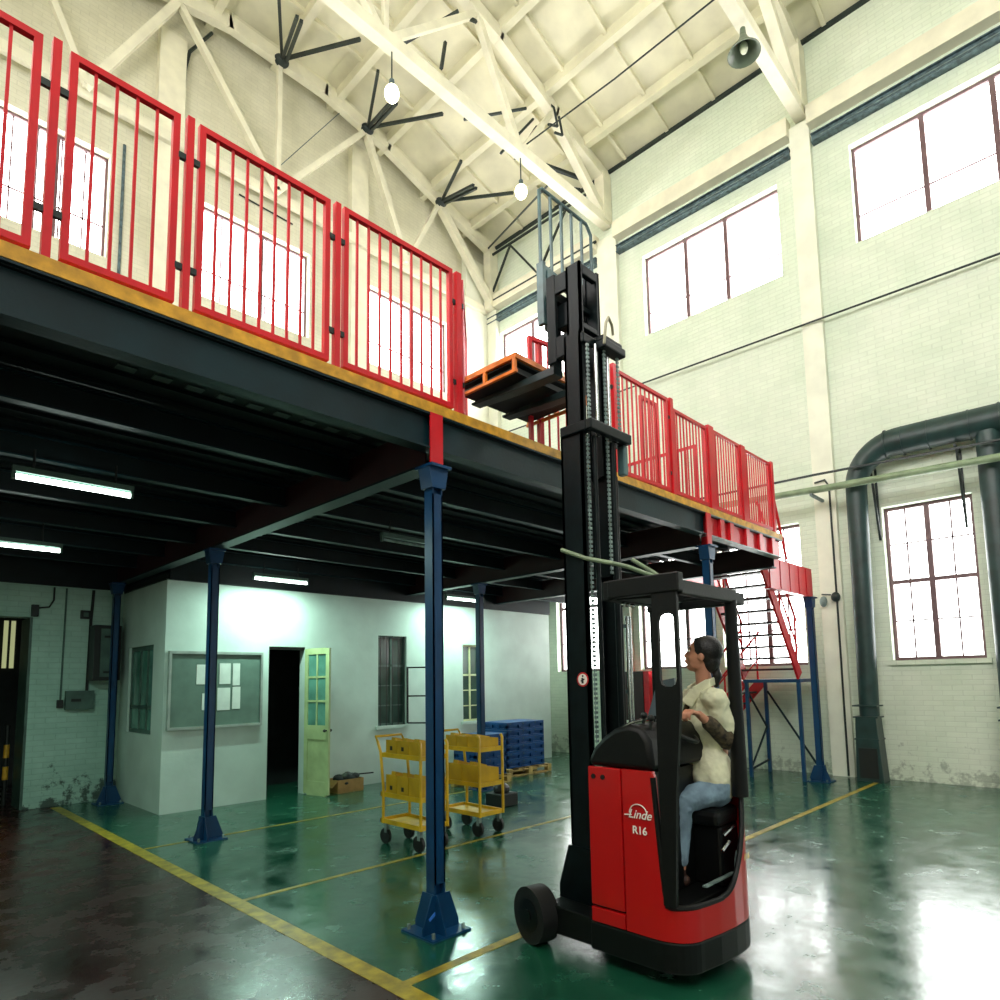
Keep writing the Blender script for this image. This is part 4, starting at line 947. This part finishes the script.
for x0, x1, sd in ((3.435, 3.465, -1), (3.635, 3.665, 1)):
    q = MB(); chan(q, x0, x1, 2.54, 2.66, 3.0, 4.50, sd); q.build('inner_mast_rail', 'mast', tk)
MB().box(3.465, 3.635, 2.54, 2.58, 4.42, 4.49).box(3.465, 3.635, 2.54, 2.58, 4.02, 4.06).box(3.465, 3.635, 2.60, 2.64, 4.20, 4.24).build('inner_crosshead', 'mast', tk, bevel=.006)
for x, z0, z1, r in ((3.455, .28, 3.22, .016), (3.66, .28, 3.22, .02)): MB().cyl((x, 2.475, z0), (x, 2.475, z1), r, n=14).build('lift_cylinder', 'mast', tk, smooth=1)
for x in (3.50, 3.64): MB().cyl((x, 2.475, 3.22), (x, 2.475, 3.88), .013, n=12).build('piston_rod', 'chrome', tk, smooth=1)
for x in (3.80, 3.835): MB().cyl((x, 2.50, .3), (x, 2.50, 2.03), .011, n=10).build('tilt_rod', 'chrome', tk, smooth=1)
for z in (1.05, 1.5, 1.95): MB().box(3.76, 3.87, 2.515, 2.535, z, z+.025).build('rod_clamp', 'mast_grey', tk)
def chain(x, y, z0, z1):
    mb = MB(); z = z0; i = 0
    while z < z1:
        mb.box(x-.011, x+.011, y-.007, y+.007, z, z+.017); z += .03; i += 1
    mb.cyl((x-.006, y, z0), (x-.006, y, z1), .003, n=5).build('lift_chain', 'flange', tk)
chain(3.415, 2.50, 1.2, 3.22); chain(3.60, 2.47, 2.3, 3.23); chain(3.43, 2.49, 3.31, 3.86); chain(3.58, 2.46, 3.31, 3.86); chain(3.74, 2.46, 3.31, 3.86)
for (x, y) in ((3.69, 2.49), (3.72, 2.49)): MB().tube([(x, y, .3), (x, y, 3.0)], .012, 8).build('hydraulic_hose', 'rubber', tk, smooth=1)
MB().tube([(3.50, 2.40, 3.86), (3.50, 2.38, 4.0), (3.53, 2.38, 4.05), (3.60, 2.40, 4.03), (3.64, 2.42, 3.98)], .010, 8).build('bent_pipe', 'sock', tk, smooth=1)
MB().tube([(3.33, 2.68, 2.46), (3.36, 2.50, 2.38), (3.44, 2.36, 2.34), (3.60, 2.34, 2.33), (3.72, 2.30, 2.30), (3.86, 2.22, 2.25), (3.86, 2.30, 2.31), (3.80, 2.44, 2.42)], .014, 8).build('looped_hose', 'pipe', tk, smooth=1)
# round sticker on the near rail: no riding on the mast
s0 = MB().cyl((3.362, 2.56, 1.60), (3.3645, 2.56, 1.60), .046, n=28).build('warning_sticker', 'sign_red', tk, smooth=1)
MB().cyl((3.3612, 2.56, 1.60), (3.362, 2.56, 1.60), .036, n=28).build('sticker_field', 'white', s0, smooth=1)
MB().bar((3.3605, 2.56, 1.575), (3.3605, 2.562, 1.61), .001, .016).bar((3.3605, 2.575, 1.59), (3.3605, 2.545, 1.602), .001, .008).ell((3.3605, 2.558, 1.622), .001, .007, .007).build('sticker_figure', 'box_dark', s0)
# fork carriage, backrest, forks
MB().box(3.43, 3.46, 2.76, 2.84, 3.84, 4.50).box(3.43, 3.46, 2.66, 2.76, 3.86, 4.02).box(3.43, 3.46, 2.66, 2.76, 4.34, 4.48).box(3.68, 3.71, 2.66, 2.84, 3.84, 4.50).box(3.44, 4.0, 2.80, 2.84, 4.34, 4.42).box(3.44, 4.0, 2.80, 2.84, 3.93, 4.01).box(3.50, 3.70, 2.70, 2.80, 4.12, 4.30).build('fork_carriage', 'mast', tk, bevel=.006)
MB().cyl((3.47, 2.74, 4.44), (3.70, 2.74, 4.44), .025, n=14).build('tilt_cylinder', 'chrome', tk, smooth=1)
bt = MB(); y = 2.90; zt = 5.27; zl = 4.66
xs = [3.45+.128*i for i in range(6)]
bt.tube([(xs[0], y, zl-.05), (xs[0], y, zt-.03), (xs[0]+.03, y, zt), (xs[-1]-.06, y, zt), (xs[-1], y, zt-.07), (xs[-1], y, 4.5)], .014, 10)
bt.build('backrest_frame', 'mast_grey', tk, smooth=1)
for x in xs[1:-1]: MB().box(x-.010, x+.010, y-.008, y+.008, zl-.08, zt).build('backrest_bar', 'mast_grey', tk)
MB().prism([(xs[0]-.015, zl), (xs[0]+.015, zl), (xs[-1]+.01, 4.60), (xs[-1]+.01, 4.53), (xs[0], 4.58)], 'y', y-.012, y+.012).box(xs[0]-.014, xs[0]+.02, y-.03, y+.03, 4.18, zl).box(xs[0]+.05, xs[0]+.085, y-.02, y+.02, 4.16, 4.62).build('backrest_plate', 'mast_grey', tk)
for x0 in (3.50, 3.86):
    f = MB(); f.box(x0, x0+.10, 2.84, 2.885, 3.86, 4.42)
    f.prism([(2.84, 3.80), (2.885, 3.80), (3.30, 3.815), (3.72, 3.845), (3.72, 3.865), (2.84, 3.865)], 'x', x0, x0+.10)
    f.build('fork', 'fork_grey', tk, bevel=.006)

# ------------------------------------------------------------------ driver
pe = thing('person', 'seated driver in khaki jacket and blue jeans looking up at the raised pallet', 'person', (3.72, 1.95, .83))
hip = Vector((3.79, 1.93, .93)); chest = Vector((3.80, 1.93, 1.30)); neck = Vector((3.79, 1.94, 1.55)); head = Vector((3.775, 1.945, 1.735))
shL = Vector((3.70, 1.85, 1.475)); shR = Vector((3.86, 2.09, 1.48))
# driver frame: facing f, left l
fdir = Vector((-.72, .69, 0)).normalized(); ldir = Vector((-.69, -.72, 0)).normalized(); up = Vector((0, 0, 1))
hfd = Vector((-.45, .89, 0)).normalized(); hld = Vector((-.89, -.45, 0)).normalized()
shL = neck+ldir*.165-up*.075; shR = neck-ldir*.165-up*.075
elL = Vector((3.77, 1.80, 1.225)); wrL = Vector((3.545, 1.86, 1.385)); haL = Vector((3.45, 1.89, 1.415))
elR = shR+Vector((-.06, .02, -.22)); wrR = Vector((3.53, 2.04, 1.42)); haR = Vector((3.49, 2.03, 1.45))
hL = hip+ldir*.085; hR = hip-ldir*.085
knL = Vector((3.53, 1.99, .875)); anL = Vector((3.50, 2.0, .49)); knR = Vector((3.60, 2.14, .93)); anR = Vector((3.58, 2.2, .49))
# body: one continuous surface (head, neck, torso, arms with hands, legs)
bd = MB()
hx, hy, hz = fdir.copy(), ldir.copy(), up.copy()
tilt = Matrix.Rotation(math.radians(16), 3, ldir)          # chin up
hf = (hfd*math.cos(.24)+up*math.sin(.24)).normalized(); hu = (up*math.cos(.24)-hfd*math.sin(.24)).normalized()
HR = Matrix((hf, hld, hu)).transposed()
def H(a, b_, c): return head + HR @ Vector((a, b_, c))
bd.ell(H(-.012, 0, .03), .092, .072, .092, HR)            # cranium
bd.ell(H(.022, 0, -.02), .064, .062, .082, HR)            # face
bd.ell(H(.040, 0, -.082), .036, .036, .026, HR)           # chin and jaw
bd.ell(H(.02, .035, -.06), .045, .018, .03, HR); bd.ell(H(.02, -.035, -.06), .045, .018, .03, HR)
bd.cap(H(.080, 0, .012), H(.094, 0, -.022), .009, .012)    # nose bridge and tip
bd.ell(H(.088, .009, -.027), .009, .009, .008, HR); bd.ell(H(.088, -.009, -.027), .009, .009, .008, HR)
bd.ell(H(.076, 0, .035), .012, .045, .010, HR)            # brow
bd.ell(H(.084, 0, -.050), .010, .022, .006, HR); bd.ell(H(.081, 0, -.061), .010, .019, .007, HR)   # lips
bd.ell(H(-.002, .070, -.008), .018, .009, .030, HR); bd.ell(H(-.002, -.070, -.008), .018, .009, .030, HR)  # ears
bd.ell(H(.058, .036, -.028), .022, .018, .018, HR); bd.ell(H(.058, -.036, -.028), .022, .018, .018, HR)   # cheeks
bd.cap(neck-up*.03, H(-.012, 0, -.05), .052, .046)
bd.cap(hip, chest, .10, .11); bd.cap(chest, neck-up*.05, .10, .07); bd.cap(shL, shR, .05, .05)
bd.cap(shL, elL, .045, .036); bd.cap(elL, wrL, .036, .023); bd.cap(shR, elR, .045, .036); bd.cap(elR, wrR, .036, .023)
bd.cap(hL, knL, .075, .052); bd.cap(knL, anL, .050, .032); bd.cap(hR, knR, .075, .052); bd.cap(knR, anR, .050, .032)
def hand(w, h, palm_n, thumb_dir, curl):
    d = (h-w).normalized(); n = (palm_n-d*palm_n.dot(d)).normalized(); s = d.cross(n).normalized()
    if s.dot(thumb_dir) < 0: s = -s
    pc = w+d*.045
    Rm = Matrix((d, s, n)).transposed()
    bd.ell(pc, .046, .038, .015, Rm)
    for i, (o, L_) in enumerate(((.029, .068), (.010, .076), (-.009, .070), (-.027, .056))):
        b0 = w+d*.075+s*o; d1 = (d*math.cos(curl)+n*math.sin(curl)); p1 = b0+d1*L_*.45
        d2 = (d*math.cos(curl*2.2)+n*math.sin(curl*2.2)); p2 = p1+d2*L_*.32; d3 = d*math.cos(curl*3.1)+n*math.sin(curl*3.1); p3 = p2+d3*L_*.26
        bd.cap(b0, p1, .0095, .0088, 8); bd.cap(p1, p2, .0088, .008, 8); bd.cap(p2, p3, .008, .007, 8)
    t0 = w+d*.025+s*.03; t1 = t0+(d*.6+s*.7+n*.35).normalized()*.034; t2 = t1+(d*.7+n*.6).normalized()*.03
    bd.cap(w+d*.02+s*.012, t0, .014, .012, 8); bd.cap(t0, t1, .012, .0105, 8); bd.cap(t1, t2, .010, .0085, 8)
hand(wrL, haL, Vector((.1, .1, -1)), up+fdir*.3, .75)
hand(wrR, haR, Vector((0, -.3, -1)), ldir, .7)
bd.build('body', 'skin', pe, remesh=.0055, sm_it=3)
# face details
for s in (1, -1):
    MB().ell(H(.079, .028*s, .013), .009, .014, .007, HR).build('eye', 'white', pe, smooth=1)
    MB().ell(H(.0865, .029*s, .013), .003, .0055, .0055, HR).build('iris', 'hair', pe, smooth=1)
    MB().tube([H(.085, .013*s, .032), H(.084, .03*s, .037), H(.072, .047*s, .032)], .0035, 6).build('eyebrow', 'hair', pe, smooth=1)
MB().ell(H(.090, 0, -.050), .006, .020, .004, HR).ell(H(.087, 0, -.060), .006, .017, .005, HR).build('lips', 'lip', pe, smooth=1)
# hair pulled back in a tail
hr = MB().ell(H(-.026, 0, .040), .098, .083, .094, HR, 24, 16).ell(H(-.065, 0, -.02), .055, .066, .075, HR).ell(H(-.005, 0, .088), .07, .06, .03, HR)
hr.ell(H(-.02, .055, .03), .05, .022, .045, HR).ell(H(-.02, -.055, .03), .05, .022, .045, HR)
hr.cap(H(-.10, 0, -.06), H(-.115, 0, -.10), .022, .03).cap(H(-.115, 0, -.10), H(-.12, 0, -.16), .03, .016)
hr.build('hair', 'hair', pe, remesh=.006, sm_it=2)
# jacket: torso, collar, short turned-up sleeves
jk = MB()
jk.ell(chest-fdir*.0+up*.02, .125, .165, .20, Matrix((fdir, ldir, up)).transposed(), 24, 16)
jk.ell(hip+up*.10+fdir*.01, .135, .165, .19, Matrix((fdir, ldir, up)).transposed(), 24, 16)
jk.ell(hip+up*.0+fdir*.0, .13, .16, .11, Matrix((fdir, ldir, up)).transposed(), 24, 16)
jk.cap(shL-ldir*.01, shR+ldir*.01, .068, .068); jk.cap(neck-up*.10, neck-up*.055, .10, .07)
jk.cap(shL, shL.lerp(elL, .80), .072, .066); jk.cap(shR, shR.lerp(elR, .95), .072, .062)
jk.cap(elR, elR.lerp(wrR, .55), .058, .045)
crease = bpy.data.textures.new('cloth_creases', 'CLOUDS'); crease.noise_scale = .07; crease.noise_depth = 2
def creased(o, k):
    d = o.modifiers.new('creases', 'DISPLACE'); d.texture = crease; d.strength = k; d.mid_level = .5; d.texture_coords = 'LOCAL'
jo = jk.build('jacket', 'jacket', pe, remesh=.008, sm_it=3); creased(jo, .030)
cl = MB()
for s in (1, -1):
    q = [neck+up*.03-fdir*.06+ldir*s*.03, neck+up*.015+ldir*s*.075, neck-up*.035+fdir*.085+ldir*s*.06, neck-up*.115+fdir*.135+ldir*s*.045]
    for i_, (p_, q_) in enumerate(zip(q, q[1:])): cl.bar(p_, q_, .014, (.05, .06, .07)[i_])
cl.build('collar', 'jacket', pe, remesh=.006, sm_it=2)
sf = MB(); c_ = [neck-up*.03+fdir*.09+ldir*.04, neck-up*.03+fdir*.09-ldir*.04, neck-up*.17+fdir*.152]
vs_ = [sf.bm.verts.new(v) for v in c_]+[sf.bm.verts.new(v-fdir*.03) for v in c_]
for f_ in ((0, 1, 2), (3, 5, 4), (0, 3, 4, 1), (1, 4, 5, 2), (2, 5, 3, 0)): sf.bm.faces.new([vs_[i] for i in f_])
sf.build('shirt_front', 'camo', pe)
for s in (-.13, -.20, -.27, -.34): MB().ell(neck+up*s+fdir*(.155 if s > -.3 else .15)+ldir*.0, .006, .006, .006).build('button', 'sock', pe, smooth=1)
cf = MB().cap(shL.lerp(elL, .72), elL, .066, .062).cap(elL, elL.lerp(wrL, .66), .062, .044)
creased(cf.build('sleeve', 'camo', pe, remesh=.007, sm_it=2), .02)
tr = MB().ell(hip-up*.02, .12, .155, .10, Matrix((fdir, ldir, up)).transposed()).cap(hL, knL, .088, .070).cap(knL, anL+up*.06, .068, .048).cap(hR, knR, .088, .070).cap(knR, anR+up*.06, .068, .048)
for i in range(3): tr.tube([knL+Vector((-.05, -.03, .04-.03*i)), knL+Vector((-.02, -.066, .02-.03*i)), knL+Vector((.03, -.06, .03-.03*i))], .008, 6)
creased(tr.build('trousers', 'jeans', pe, remesh=.008, sm_it=3), .020)
for an, in ((anL,), (anR,)):
    MB().cap(an, an-up*.05+fdir*.01, .034, .036).cap(an-up*.055-fdir*.02, an-up*.06+fdir*.10, .036, .030).build('shoe', 'shoe', pe, remesh=.007, sm_it=2)

# ------------------------------------------------------------------ light and look
w = bpy.data.worlds.new('world'); sc.world = w; w.use_nodes = True
bg = w.node_tree.nodes['Background']; bg.inputs['Color'].default_value = (.93, 1, .93, 1); bg.inputs['Strength'].default_value = .5
sc.view_settings.view_transform = 'Standard'; sc.view_settings.look = 'None'; sc.view_settings.gamma = 1; sc.view_settings.use_curve_mapping = False
sc.view_settings.exposure = 0.36
sc.cycles.use_denoising = True
try:
    sc.cycles.denoiser = 'OPENIMAGEDENOISE'; sc.cycles.max_bounces = 8; sc.cycles.diffuse_bounces = 5; sc.cycles.glossy_bounces = 4
    sc.cycles.sample_clamp_indirect = 6
except Exception: pass
